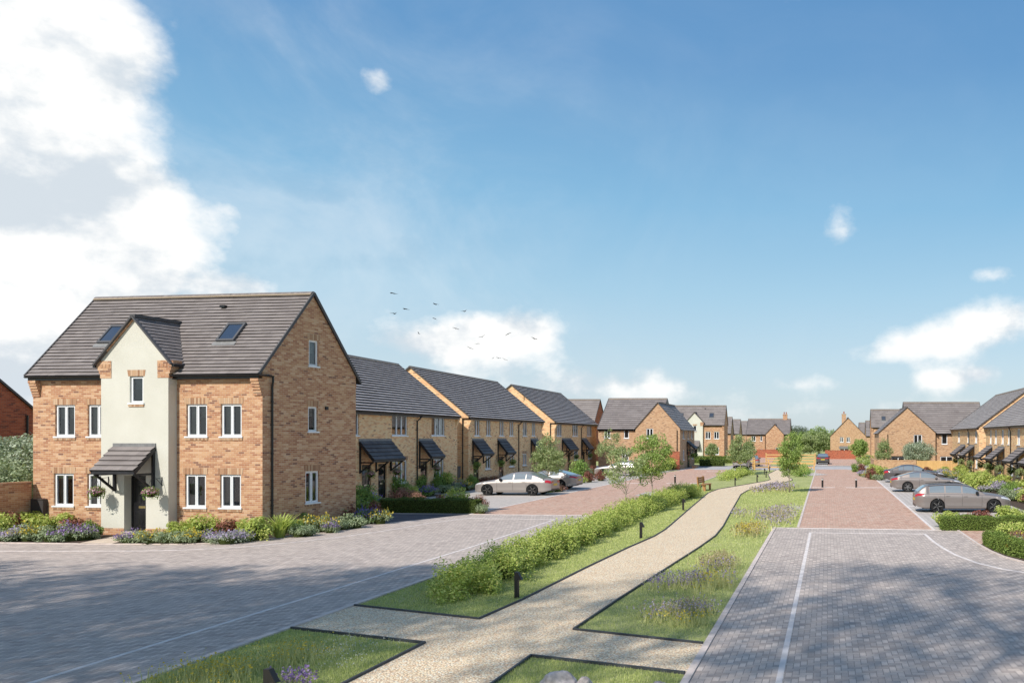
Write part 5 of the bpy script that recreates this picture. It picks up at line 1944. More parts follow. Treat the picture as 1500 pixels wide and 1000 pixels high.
def bush_mesh(name, w, h, leaf, n_leaf, leaf_size, nclump=26, seed=1, flat=.8, flowers=None, nf=0, fsize=.04, up=.3, spiky=False, core=True):
    """returns (foliage mesh, flower mesh or None); base at z=0, width w, height h"""
    rng = np.random.default_rng(seed)
    cent, rad = [], []
    for i in range(nclump):
        d = sphere_dirs(1, rng)[0]
        d[2] = abs(d[2])
        rr = rng.uniform(.35, .82)
        cent.append((d[0] * w / 2 * rr, d[1] * w / 2 * rr, h * (.12 + .66 * d[2] * rr + .05)))
        rad.append(w * rng.uniform(.13, .23))
    cent = np.array(cent)
    rad = np.array(rad)
    per = n_leaf / np.sum(rad ** 2)
    P, O = clump_points(cent, rad, per, rng, flat=flat * h / w * 1.2 if h < w else 1.0)
    P[:, 2] = np.abs(P[:, 2])
    if spiky:
        # upright arching blades from the base
        n = n_leaf
        az = rng.uniform(0, 2 * math.pi, n)
        r0 = rng.uniform(0, .12 * w, n)
        out = rng.uniform(.1, .55, n) * w
        hh = h * rng.uniform(.5, 1.05, n)
        V = np.empty((n * 2, 4, 3))
        for s_ in range(2):
            f0, f1 = s_ / 2, (s_ + 1) / 2
            for jj, f in ((0, f0), (1, f1)):
                rr = r0 + out * f ** 1.7
                zz = hh * (1 - (1 - f) ** 1.6)
                c = np.stack([np.cos(az) * rr, np.sin(az) * rr, zz], 1)
                tdir = np.stack([-np.sin(az), np.cos(az), np.zeros(n)], 1) * (leaf_size * .35 * (1 - .8 * f))
                if jj == 0:
                    V[s_ * n:(s_ + 1) * n, 0] = c - tdir
                    V[s_ * n:(s_ + 1) * n, 1] = c + tdir
                else:
                    V[s_ * n:(s_ + 1) * n, 2] = c + tdir
                    V[s_ * n:(s_ + 1) * n, 3] = c - tdir
        v = V.reshape(-1, 3)
    else:
        v = leaf_data(P, leaf_size, O, .5, up + .3, .6, rng)
    ex = None
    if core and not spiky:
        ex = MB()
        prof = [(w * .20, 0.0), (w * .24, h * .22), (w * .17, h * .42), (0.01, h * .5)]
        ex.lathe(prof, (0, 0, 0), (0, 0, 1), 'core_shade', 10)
    fol = quads_mesh(name, [(v, leaf)], ex)
    fl = None
    if flowers:
        idx = rng.integers(0, len(P), nf)
        q = P[idx] + O[idx] * .02
        q[:, 2] = np.maximum(q[:, 2], h * .35) + rng.uniform(0, .16 * h, nf)
        fv = leaf_data(q, fsize, None, 0, .7, .9, rng)
        fl = quads_mesh(name + '_flowers', [(fv, flowers)])
    return fol, fl


KINDS_P = {}
for kind, args in {
    'lime': dict(w=1.0, h=.72, leaf='leaf_lime', n_leaf=1500, leaf_size=.075),
    'green': dict(w=1.1, h=.80, leaf='leaf_green', n_leaf=1600, leaf_size=.075),
    'burgundy': dict(w=.9, h=.58, leaf='leaf_burgundy', n_leaf=1300, leaf_size=.065),
    'pinkish': dict(w=1.1, h=.50, leaf='leaf_pinkish', n_leaf=1300, leaf_size=.06),
    'silver': dict(w=.9, h=.42, leaf='leaf_sage', n_leaf=1500, leaf_size=.05),
    'yellow': dict(w=1.0, h=.48, leaf='leaf_sage', n_leaf=1400, leaf_size=.055, flowers='flower_yellow', nf=260, fsize=.055),
    'purple': dict(w=1.0, h=.42, leaf='leaf_sage', n_leaf=1200, leaf_size=.05, flowers='flower_purple', nf=480, fsize=.045),
    'blue': dict(w=1.0, h=.42, leaf='leaf_green', n_leaf=1100, leaf_size=.05, flowers='flower_blue', nf=400, fsize=.05),
    'lilac': dict(w=1.0, h=.40, leaf='leaf_silver', n_leaf=900, leaf_size=.045, flowers='flower_lilac', nf=560, fsize=.045),
    'orange': dict(w=.8, h=.45, leaf='leaf_green', n_leaf=1000, leaf_size=.055, flowers='flower_orange', nf=160, fsize=.05),
    'fern': dict(w=1.1, h=.62, leaf='leaf_lime', n_leaf=130, leaf_size=.12, spiky=True),
}.items():
    KINDS_P[kind] = [bush_mesh('plant_' + kind, seed=31 + 7 * v_ + len(kind), **args) for v_ in range(2)] + [(args['w'], args['h'])]

PNAME = dict(lime='shrub', green='shrub', burgundy='shrub', pinkish='shrub', silver='plant', yellow='flower_plant', purple='flower_plant', blue='flower_plant', lilac='flower_plant',
             orange='flower_plant', fern='fern')
PDESC = dict(lime='lime green leafy shrub', green='dark green rounded shrub', burgundy='burgundy leaved shrub', pinkish='pinkish bronze low shrub', silver='silvery green low plant',
             yellow='low plant with yellow flowers', purple='low plant with purple flowers', blue='low plant with deep blue flowers', lilac='pale lilac flowering plant',
             orange='low plant with orange flowers', fern='arching lime green fern')
PRNG = random.Random(5)
PLANT_COUNT = {}


def plant(kind, x, y, w, h=None, where='in the bed', z=.01):
    me = KINDS_P[kind][PRNG.randrange(2)]
    bw, bh = KINDS_P[kind][2]
    w *= 1.18
    h = h * (1.55 if kind in ('lime', 'green', 'burgundy') else 1.35) if h else None
    sx = w / bw
    sz = (h / bh) if h else sx * PRNG.uniform(.85, 1.15)
    lab = '%s %s' % (PDESC[kind], where)
    o = link(PNAME[kind], me[0], None, (x, y, z), PRNG.uniform(0, 6.28), (sx, sx * PRNG.uniform(.85, 1.1), sz))
    tag(o, lab, 'plant', lab)
    if me[1] is not None:
        link('flowers', me[1], o)
    return o


# ---- bed in front of the large house (positions from the picture: pixel of the foot, width and height in metres)
def bed(rows, where, depth_scale=1.0):
    for (kind, px, py, w, h) in rows:
        p = G(px, py)
        plant(kind, p.x, p.y, w, h, where)


bed([('lime', 2, 788, .9, .8), ('burgundy', 15, 785, .9, .75), ('lime', 40, 783, 1.25, .8), ('lime', 86, 782, .95, .75), ('burgundy', 114, 784, 1.1, .62), ('green', 138, 787, .7, .55),
     ('orange', 104, 787, .7, .42), ('lime', 62, 784, .6, .6)], 'at the back of the bed left of the porch')
bed([('silver', 4, 792, .8, .5), ('lilac', 19, 793, .95, .48), ('yellow', 44, 792, 1.05, .58), ('orange', 56, 790, .6, .45), ('silver', 78, 793, .95, .58), ('purple', 106, 792, .95, .6), ('purple', 122, 791, .75, .55), ('silver', 134, 790, .5, .45)],
    'along the front of the bed left of the porch')
bed([('purple', 190, 795, .85, .42), ('silver', 204, 795, .6, .4), ('yellow', 224, 796, .95, .5), ('silver', 247, 796, .8, .45), ('lime', 258, 789, .6, .6), ('silver', 264, 796, .75, .42), ('yellow', 282, 795, .85, .46), ('lime', 296, 788, 1.15, .75), ('purple', 312, 795, .7, .42), ('lilac', 334, 796, 1.1, .42),
     ('burgundy', 332, 787, 1.05, .62), ('lilac', 352, 794, .8, .4), ('lime', 372, 791, 1.1, .78), ('lime', 362, 789, .7, .6), ('fern', 276, 788, .7, .5)], 'in the bed right of the porch')
bed([('fern', 410, 787, 1.0, .62), ('green', 432, 782, .7, .5), ('green', 440, 776, .9, .6), ('silver', 438, 786, .7, .48), ('silver', 452, 785, .6, .42), ('yellow', 462, 779, 1.1, .66), ('yellow', 480, 778, .9, .60), ('green', 470, 768, 1.5, 1.05),
     ('purple', 484, 780, .6, .45), ('burgundy', 502, 766, 1.05, .78), ('silver', 504, 775, .8, .5), ('green', 518, 760, 1.2, 1.0), ('silver', 520, 773, .95, .58), ('blue', 532, 768, .9, .62),
     ('blue', 545, 767, .8, .6), ('purple', 530, 756, .9, .66), ('burgundy', 548, 758, 1.1, .62), ('yellow', 556, 767, .9, .62), ('green', 530, 748, 1.3, 1.15), ('blue', 546, 744, .9, .72), ('purple', 536, 744, .8, .6)], 'in the bed beside the brick gable')
# ---- in front of the nearest terrace
bed([('green', 582, 729, 1.2, 1.15), ('green', 592, 727, .9, .8), ('burgundy', 601, 724, .9, .85), ('green', 614, 724, 1.0, 1.1), ('lime', 606, 731, .7, .7), ('blue', 622, 727, 1.1, .6), ('purple', 630, 725, 1.0, .6), ('pinkish', 594, 734, 1.5, .8),
     ('pinkish', 610, 735, 1.0, .6), ('yellow', 580, 734, .6, .4), ('green', 645, 720, 1.1, 1.15), ('lime', 654, 719, 1.2, 1.2), ('green', 638, 721, .8, .8), ('silver', 652, 722, 1.1, .6), ('silver', 664, 721, 1.0, .62), ('blue', 670, 719, .9, .6),
     ('yellow', 680, 718, 1.2, .75), ('green', 688, 716, .9, .9)], 'in front of the nearest terraced block')
bed([('lime', 668, 748, 1.25, 1.0), ('burgundy', 648, 746, 1.0, .62), ('pinkish', 700, 750, 1.0, .9), ('silver', 706, 752, .6, .5), ('lime', 618, 747, .9, .35)], 'behind the clipped hedge by the dark tarmac drive')
bed([('burgundy', 707, 711, 1.1, .6), ('burgundy', 724, 709, 1.2, .6), ('green', 693, 713, .8, .7), ('pinkish', 818, 720, 1.1, .55), ('green', 806, 721, .8, .5), ('green', 849, 700, 1.5, 1.5), ('silver', 860, 699, 1.3, .8), ('burgundy', 869, 696, 1.0, .8), ('green', 841, 702, 1.0, .8),
     ('burgundy', 863, 706, .85, .85), ('burgundy', 880, 704, .85, .85), ('lime', 853, 707, .8, .4), ('lime', 982, 688, 1.6, 1.3), ('green', 990, 687, 1.4, 1.1), ('lime', 975, 689, 1.2, .9)], 'beside the parking in front of the far terraces')
# ---- right hand front gardens
rr = random.Random(21)
for i in range(76):
    y = 34.5 + 52 * (i / 76) ** 1.05 + rr.uniform(-.5, .5)
    x = rr.uniform(10.4, 13.3)
    kind = rr.choice(['lime', 'lime', 'lime', 'lilac', 'green', 'burgundy', 'silver', 'yellow', 'lime', 'lilac'])
    if any(abs(y - q) < .8 for q in (58.6, 65.7, 70.6, 79.0, 84.2)):
        continue
    plant(kind, x, y, rr.uniform(1.1, 1.7) * (1 if kind not in ('lilac', 'silver') else .95), None, 'in the front gardens of the right terraces')
bed([('burgundy', 1278, 702, 1.1, .85), ('lime', 1290, 699, 1.4, 1.0), ('lime', 1283, 697, 1.2, .9), ('silver', 1288, 703, 1.2, .55), ('lilac', 1262, 697, 1.0, .5), ('silver', 1270, 695, .9, .5), ('burgundy', 1261, 691, 1.0, .7), ('green', 1252, 691, .9, .8), ('lime', 1277, 693, 1.1, .9), ('yellow', 1270, 699, .8, .45)], 'at the far corner of the right parking bays')
bed([('lime', 1383, 772, .95, .62), ('lime', 1397, 772, .9, .58), ('burgundy', 1428, 771, 1.0, .60), ('burgundy', 1446, 771, .7, .54), ('lime', 1474, 770, 1.0, .80), ('lime', 1490, 769, .8, .66), ('pinkish', 1412, 772, .6, .5)], 'behind the clipped hedge beside the bronze estate car')
bed([('lime', 1476, 797, 1.0, .66), ('yellow', 1484, 806, .8, .5), ('blue', 1462, 796, .8, .38), ('pinkish', 1492, 800, .8, .55), ('lime', 1497, 790, .9, .6), ('orange', 1488, 812, .6, .46)], 'behind the curved clipped hedge at the right edge')


# ---- hedges
def clipped_hedge(label, pts, width, height, leaf='leaf_hedge', dens=900, leaf_size=.06, group=None, name='hedge', wob=.03):
    P, O = [], []
    rng = RNG
    ex = MB()
    for a, b in zip(pts[:-1], pts[1:]):
        a, b = np.array(a, float), np.array(b, float)
        d = b - a
        L = np.linalg.norm(d)
        d /= L
        nrm = np.array([-d[1], d[0]])
        n = int(dens * L * (width + 2 * height))
        s = rng.uniform(0, L, n)
        per = rng.uniform(0, width + 2 * height, n)
        lat = np.where(per < height, -width / 2, np.where(per < height + width, per - height - width / 2, width / 2))
        z = np.where(per < height, per, np.where(per < height + width, height, 2 * height + width - per))
        # rounded shoulders and an uneven clip
        wv = .035 * np.sin(s * 3.1 + a[0]) + .025 * np.sin(s * 7.7)
        lat = lat * (1 - .10 * (z / height) ** 4) + rng.normal(0, wob, n)
        z = np.clip(z + rng.normal(0, wob, n) + np.where(z >= height * .98, wv, 0), .02, None)
        p = a[None, :] + d[None, :] * s[:, None] + nrm[None, :] * lat[:, None]
        P.append(np.stack([p[:, 0], p[:, 1], z], 1))
        o = np.stack([nrm[0] * np.sign(lat) * (z < height * .95), nrm[1] * np.sign(lat) * (z < height * .95), (z >= height * .95) * 1.0], 1)
        O.append(o)
    for e in (pts[0], pts[-1]):
        q = pts[1] if e is pts[0] else pts[-2]
        d = np.array(e, float) - np.array(q, float)
        d /= np.linalg.norm(d)
        nrm = np.array([-d[1], d[0]])
        n = int(dens * width * height)
        lat, z = rng.uniform(-width / 2, width / 2, n), rng.uniform(.02, height, n)
        p = np.array(e)[None, :] + nrm[None, :] * lat[:, None] + d[None, :] * rng.normal(0, wob, n)[:, None]
        P.append(np.stack([p[:, 0], p[:, 1], z], 1))
        O.append(np.tile(np.array([d[0], d[1], .2]), (n, 1)))
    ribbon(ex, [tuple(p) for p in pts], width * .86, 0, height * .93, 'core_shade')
    P, O = np.concatenate(P), np.concatenate(O)
    v = leaf_data(P, leaf_size, O, .4, .25, .6)
    o = link(name, quads_mesh(name, [(v, leaf)], ex))
    return tag(o, label, 'hedge', group)


clipped_hedge('low clipped dark hedge in front of the nearest terraced block', [(-21.9, 40.45), (-17.0, 40.0)], .75, .66, 'leaf_box', 1300, .055)
clipped_hedge('straight clipped hedge in front of the bronze estate car', [(4.55, 32.75), (12.5, 32.3)], .60, .52, 'leaf_hedge', 1700, .05)
clipped_hedge('curved clipped hedge along the right road edge', [(5.62, 28.3), (5.72, 26.8), (5.95, 25.5), (6.4, 24.5), (7.3, 23.5), (9.0, 22.5), (13.0, 21.6)], .52, .44, 'leaf_hedge', 1900, .05)
clipped_hedge('distant clipped hedge in front of the far three storey house', [(-24.5, 117.5), (-13.0, 117.5)], .9, .95, 'leaf_hedge', 160, .16)
clipped_hedge('short dark hedge by the far corner of the left road', [(-16.2, 104.5), (-13.2, 104.5)], 1.2, .8, 'leaf_box', 160, .16)


def loose_hedge(label, path, width, height, clumps, leaf, dens, leaf_size, seed=3, tops=None):
    rng = np.random.default_rng(seed)
    path = np.array(path, float)
    seg = np.linalg.norm(np.diff(path, axis=0), axis=1)
    cum = np.concatenate([[0], np.cumsum(seg)])
    cent, rad = [], []
    ex = MB()
    n = clumps
    for i in range(n):
        s = cum[-1] * (i + rng.uniform(-.3, .3)) / (n - 1)
        s = min(max(s, 0), cum[-1])
        x, y = np.interp(s, cum, path[:, 0]), np.interp(s, cum, path[:, 1])
        f = 1 + .16 * math.sin(s * 1.3) + rng.uniform(-.12, .12)
        for q in range(13):
            a = rng.uniform(0, 6.28)
            rr = width / 2 * rng.uniform(.15, .95) * f
            zz = height * rng.uniform(.06, .80) * f * (1 - .35 * (rr / (width / 2 * f)) ** 2)
            cent.append((x + math.cos(a) * rr, y + math.sin(a) * rr, zz))
            rad.append(rng.uniform(.17, .30))
        if 5 < i < n - 5:
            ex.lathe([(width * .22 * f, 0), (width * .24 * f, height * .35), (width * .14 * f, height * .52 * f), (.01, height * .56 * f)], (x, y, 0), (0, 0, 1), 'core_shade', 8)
    cent, rad = np.array(cent), np.array(rad)
    P, O = clump_points(cent, rad, dens, rng, shell=.45)
    P[:, 2] = np.abs(P[:, 2]) + .02
    v = leaf_data(P, leaf_size, O, .5, .7, .62, rng)
    sets = [(v, leaf)]
    # young tip shoots standing out of the outline
    m = len(cent) * 3
    idx = rng.integers(0, len(cent), m)
    d = sphere_dirs(m, rng)
    d[:, 2] = np.abs(d[:, 2]) + .5
    d /= np.linalg.norm(d, axis=1)[:, None]
    tips = np.concatenate([cent[idx] + d * (rad[idx] * k)[:, None] for k in (.95, 1.1, 1.25)])
    v2 = leaf_data(tips, leaf_size * 1.05, None, 0, .3, .55, rng)
    sets.append((v2, 'leaf_lime'))
    o = link('shrub_hedge', quads_mesh('shrub_hedge', sets, ex))
    return tag(o, label, 'hedge')


loose_hedge('long loose lime green shrub hedge running beside the gravel path', [(-8.42, 18.85), (-8.48, 19.6), (-8.6, 20.8), (-8.75, 23), (-8.75, 27), (-8.9, 32), (-9.0, 38), (-8.9, 45), (-8.7, 52)], 1.62, .84, 84, 'leaf_lime', 1900, .066)
loose_hedge('rounded lime shrub clump under the twin trees at the far end of the lawn', [(-8.6, 69.5), (-8.6, 74), (-8.2, 79), (-8.3, 84)], 2.1, .75, 16, 'leaf_lime', 520, .10, seed=8)
loose_hedge('loose green shrubs by the post and rail fence right of the path', [(-2.6, 76), (-2.5, 81), (-2.6, 87)], 1.7, .9, 10, 'leaf_green', 420, .12, seed=9)
loose_hedge('green shrubs at the corner by the right road beyond the round tree', [(4.2, 105.8), (6.0, 107), (8.2, 106.5)], 2.0, 1.5, 9, 'leaf_green', 300, .14, seed=10)

# ---- trees
tree('slender young tree with a stake standing in the shrub hedge', (-9.75, 39.6, 0), 3.2, 2.25, 1.1, 'leaf_pale', 'oval', .095, 56, 900, .22, .035, seed=4, stake=True, group=None)
tree('dense round crowned young tree rising behind the shrub hedge', (-10.0, 46.7, 0), 4.05, 2.15, 1.3, 'leaf_tree', 'oval', .10, 105, 950, .27, .04, seed=12)
tree('thin pale young tree in front of the silver car and corner house', (-23.2, 88.0, 0), 4.7, 3.7, 1.5, 'leaf_pale', 'cone', .14, 80, 420, .34, .05, seed=6)
tree('pale conical young tree between the two silver parked cars', (-18.83, 55.2, 0), 4.05, 2.65, 1.3, 'leaf_pale', 'cone', .11, 110, 800, .25, .04, seed=7)
tree('bushy upright young tree on the lawn at the bend of the path', (-2.55, 54.8, 0), 4.1, 1.5, 1.05, 'leaf_tree', 'column', .10, 120, 1000, .26, .045, seed=9)
tree('tall thin twin tree nearer the car, in the far shrub clump', (-8.6, 80.7, 0), 4.15, 2.8, 1.2, 'leaf_pale', 'cone', .13, 120, 560, .30, .04, seed=10)
tree('thin young tree just right of its twin in the far shrub clump', (-8.05, 83.8, 0), 4.0, 1.6, 1.5, 'leaf_pale', 'cone', .13, 60, 500, .28, .04, seed=11)
tree('small pale tree in front of the far three storey house', (-15.9, 112.0, 0), 3.5, 1.9, 1.2, 'leaf_pale', 'cone', .15, 70, 480, .28, .04, seed=13)
tree('round green tree in front of the distant brick gable end', (4.4, 114.0, 0), 3.4, 2.3, 1.0, 'leaf_tree', 'round', .16, 100, 620, .36, .05, seed=14)
tree('sparse pale tree at the near corner of the right corner house', (6.6, 95.5, 0), 3.75, 2.2, 1.1, 'leaf_pale', 'cone', .14, 80, 460, .30, .04, seed=15)
tree('large pale olive green bush behind the garden wall at the left edge', (-35.6, 36.5, 0), 3.85, 5.2, .5, 'leaf_silver', 'round', .13, 190, 520, .45, .06, bark='bark', seed=16, name='bush')
tree('second olive green bush at the left edge, lower and nearer', (-33.2, 33.6, 0), 2.7, 3.0, .4, 'leaf_sage', 'round', .11, 120, 560, .36, .05, bark='bark', seed=17, name='bush')
tree('silvery spreading tree behind the timber fence on the right', (10.4, 93.6, 0), 3.15, 3.7, .7, 'leaf_silver', 'round', .13, 140, 560, .38, .05, seed=18)
rf = random.Random(3)
for i, (x, y, hgt, w) in enumerate([(-4.9, 170, 4.6, 4.2), (-3.4, 168, 5.2, 4.4), (-1.9, 172, 6.2, 4.5), (-0.4, 170, 5.4, 4.0), (0.4, 176, 5.8, 4.0)]):
    tree(['hedgerow tree at the left end of the distant line, beyond the rail fence', 'second tree from the left in the distant hedgerow', 'tallest tree in the middle of the distant hedgerow',
          'hedgerow tree just left of the red wall and gable end', 'last tree of the distant hedgerow, against the brick gable'][i], (x, y, 0), hgt, w, .5, 'leaf_pale' if i % 2 else 'leaf_tree', 'round', .26, 80, 120, .62, .08, seed=40 + i, group='trees of the distant hedgerow')
for i, (x, y, hgt, w) in enumerate([(-15.5, 420, 9.4, 12), (-7.5, 430, 6.8, 10)]):
    tree(['dark round tree far off on the skyline', 'lower dark tree on the skyline right of the round one'][i], (x, y, 0), hgt, w, 1.2, 'leaf_far_haze', 'round', .6, 80, 22, 1.6, .3, seed=60 + i)
# distant wood behind the houses: one mass
cent, rad = [], []
rw = np.random.default_rng(77)
for i in range(520):
    x = rw.uniform(-420, 420)
    y = 520 + rw.uniform(0, 60)
    h_ = 3.0 + 1.6 * math.sin(x * .021) + rw.uniform(0, 2.2)
    for q in range(2):
        cent.append((x + rw.normal() * 2, y, h_ * rw.uniform(.3, .8)))
        rad.append(rw.uniform(1.6, 3.0))
P, O = clump_points(np.array(cent), np.array(rad), 9, rw)
P[:, 2] = np.abs(P[:, 2])
o = link('woods', quads_mesh('woods', [(leaf_data(P, 1.3, O, .4, .3, .7, rw), 'leaf_far_haze')]))
tag(o, 'low dark belt of woodland along the horizon', 'woods', kind='stuff')

# ---- tall trees standing behind and beside the camera; their shade falls over the foreground
for i, (x, y, hgt, w, th) in enumerate([(-31.0, 8.5, 14.5, 11, 6.0), (-25.0, 5.2, 17.0, 10.0, 9.0), (-38, 6, 15, 10, 6), (-19.2, 3.4, 19.5, 10, 11.0), (-20.5, -3.0, 25.0, 10.0, 14.5), (-11.4, -3.4, 27.0, 11.0, 15.0), (-5.0, -3.2, 26.5, 11.0, 15.0)]):
    tree(['spreading tree left of the view, shading the grey paving', 'tall tree beside the left road, just behind the viewpoint', 'broad tree furthest left of the viewpoint', 'tall tree on the verge behind the viewpoint',
          'tall tree behind the gravel path, out of view', 'tall tree between the path and the right road, out of view', 'tallest tree behind the viewpoint with a high crown'][i], (x, y, 0), hgt, w, th, 'leaf_tree', 'round', .26, 108 if x < -12 else 62, 66, 1.15 if x < -12 else 1.05, .22, bark='bark', seed=80 + i, name='shade_tree', clump_jit=.4)


# ---- grass blades and wild flowers
def inside(pts, x, y):
    r = np.zeros(len(x), bool)
    n = len(pts)
    j = n - 1
    for i in range(n):
        xi, yi = pts[i][0], pts[i][1]
        xj, yj = pts[j][0], pts[j][1]
        c = ((yi > y) != (yj > y)) & (x < (xj - xi) * (y - yi) / (yj - yi + 1e-12) + xi)
        r ^= c
        j = i
    return r


def blades(x, y, hgt, wid, rng, z0=.012, lean=.45):
    n = len(x)
    az = rng.uniform(0, 2 * math.pi, n)
    h_ = hgt * rng.uniform(.5, 1.3, n)
    ln = h_ * rng.uniform(0, lean, n)
    la = rng.uniform(0, 2 * math.pi, n)
    b = np.stack([x, y, np.full(n, z0)], 1)
    t = np.stack([np.cos(az), np.sin(az), np.zeros(n)], 1) * (wid * .5)
    tip = b + np.stack([np.cos(la) * ln, np.sin(la) * ln, h_], 1)
    v = np.empty((n, 4, 3))
    v[:, 0] = b - t
    v[:, 1] = b + t
    v[:, 2] = tip + t * .25
    v[:, 3] = tip - t * .25
    return v.reshape(-1, 3)


rg = np.random.default_rng(5)
LAWN_L = [(-10.3, 10.2), (-10.3, 15.7), (-7.25, 14.55), (-7.33, 10.2)]
LAWN_R = [(-5.05, 10.2), (-4.95, 13.7), (-2.25, 12.7), (-2.25, 10.2)]
LAWN_A = [(-10.3, 18.0), (-7.12, 16.65)] + [(p[0] - .06, p[1]) for p in PATH_L[1:10]] + [(-10.35, 57.5)]
LAWN_C = [(-2.25, 14.7), (-4.8, 15.75)] + [(p[0] + .06, p[1]) for p in PATH_R[1:9]] + [(-1.3, 60), (-1.25, 33.6), (-2.25, 33.5)]
for pts, n_ in ((LAWN_L, 42000), (LAWN_R, 24000), (LAWN_A, 110000), (LAWN_C, 80000)):
    xs = [p[0] for p in pts]
    ys = [p[1] for p in pts]
    # denser towards the viewpoint
    yy = min(ys) * (max(ys) / min(ys)) ** rg.uniform(0, 1, n_)
    xx = rg.uniform(min(xs), max(xs), n_)
    k_ = inside(pts, xx, yy)
    xx, yy = xx[k_], yy[k_]
    sc_ = np.clip(yy / 18.0, .8, 2.2)
    v = blades(xx, yy, .038, .0105, rg)
    v = v.reshape(-1, 4, 3)
    c_ = v[:, :2].mean(1, keepdims=True)
    v[:, :, :2] = c_[:, :, :2] + (v[:, :, :2] - c_[:, :, :2]) * sc_[:, None, None]
    v = v.reshape(-1, 3)
    o = link('grass', quads_mesh('grass', [(v, 'grass_blade')]))
    tag(o, 'short mown lawn grass beside the gravel path', 'grass', kind='stuff')


def wild(label, cx, cy, rx, ry, n, hgt, flower, fcount, fsize=.035, seed=1, spikes=True, leaf='meadow_blade', second=None, lw=.012):
    rng = np.random.default_rng(seed)
    # patchy: several drifts inside the ellipse
    k = 7
    drift = np.stack([rng.normal(0, .45, k) * rx + cx, rng.normal(0, .45, k) * ry + cy], 1)
    w = rng.integers(0, k, n)
    x = drift[w, 0] + rng.normal(0, rx * .26, n)
    y = drift[w, 1] + rng.normal(0, ry * .26, n)
    edge = np.interp(y, [p[1] for p in PATH_R], [p[0] for p in PATH_R]) + .15
    ok = (x < (-2.3 if cy < 33 else -1.4)) & (x > -10.2)
    if cx > -5:
        ok &= (x > edge) & (y > 14.9)
    else:
        ok &= (x < -7.4) & (y < 15.3)
    x, y = x[ok], y[ok]
    v = blades(x, y, hgt, lw, rng, lean=.55)
    sets = [(v, leaf)]
    m = min(fcount, len(x))
    idx = rng.choice(len(x), m, replace=False)
    tips = v.reshape(-1, 4, 3)[idx, 2:].mean(1)
    pts = []
    if spikes:
        for f in (0, .10, .2, .3):
            q = tips.copy()
            q[:, 2] -= hgt * f
            q += rng.normal(0, .012, q.shape)
            pts.append(q)
    else:
        pts.append(tips + rng.normal(0, .015, tips.shape))
    F = np.concatenate(pts)
    h2 = len(F) // 3 if second else 0
    sets.append((leaf_data(F[h2:], fsize, None, 0, .5, .85, rng), flower))
    if second:
        sets.append((leaf_data(F[:h2], fsize, None, 0, .5, .85, rng), second))
    o = link('wildflowers', quads_mesh('wildflowers', sets))
    tag(o, label, 'wildflowers', kind='stuff')


wild('drift of lilac and yellow wild flowers on the lawn nearest the right road', -3.05, 16.9, .85, .9, 780, 0.26, 'flower_lilac', 399, 0.039, 1, second='seed_head')
wild('yellow wild flowers at the edge of the near lilac drift', -2.75, 16.1, .6, .35, 228, 0.23, 'flower_yellow', 168, 0.039, 2, spikes=False)
wild('tall purple and straw coloured wild flowers in the middle of the right lawn', -3.2, 20.6, .8, 1.4, 780, 0.30, 'flower_purple', 315, 0.041, 3, second='flower_lilac')
wild('yellow and green meadow plants against the right road kerb', -2.9, 20.2, .6, 1.2, 900, 0.29, 'flower_yellow', 315, 0.041, 4, spikes=False)
wild('straw coloured grasses further along the right lawn', -3.1, 23.5, .7, 1.3, 540, 0.24, 'seed_head', 462, 0.039, 5)
wild('drift of lilac flowers and dry grass on the lawn beside the red road', -2.9, 37.5, 1.3, 4.0, 1080, 0.29, 'flower_lilac', 693, 0.063, 6, second='seed_head', lw=.03)
wild('dry grass and yellow flowers just before the lilac drift', -2.9, 31.5, .8, 2.0, 600, 0.26, 'seed_head', 420, 0.057, 7, second='flower_yellow', lw=.03)
wild('pale seed heads and lilac flowers under the bushy lawn tree', -3.0, 56.0, 1.5, 6.0, 1020, 0.27, 'seed_head', 882, 0.086, 8, second='flower_lilac', lw=.045)
wild('dense yellow wild flowers in the near left lawn corner', -9.2, 12.7, .9, 1.0, 1560, 0.22, 'flower_yellow', 882, 0.034, 9, spikes=False)
wild('purple spikes of wild flowers beside the near left path light', -7.75, 12.1, .45, .3, 78, 0.24, 'flower_purple', 105, 0.041, 10)
wild('white daisies scattered over the near left lawn', -8.5, 14.0, 1.0, .9, 420, 0.07, 'flower_white', 882, 0.025, 11, spikes=False)
# ------------------------------------------------------------------ street furniture and small things
def post_light():
    r = empty('path_light', (0, 0, 0))
    mb = MB()
    mb.box((-.05, -.05, 0), (.045, .05, .94), 'post_black')
    mb.build('post', r)
    mb = MB()
    vs = [(.046, -.05, .93), (.046, .05, .93), (.16, .05, .66), (.16, -.05, .66), (.046, -.05, .66), (.046, .05, .66)]
    mb.mesh(vs, [(0, 3, 2, 1), (0, 4, 3), (1, 2, 5), (3, 4, 5, 2)], 'post_black')
    mb.build('hood', r)
    mb = MB()
    mb.box((.05, -.04, .652), (.14, .04, .660), 'lamp_lens')
    mb.build('lamp_lens', r)
    return r


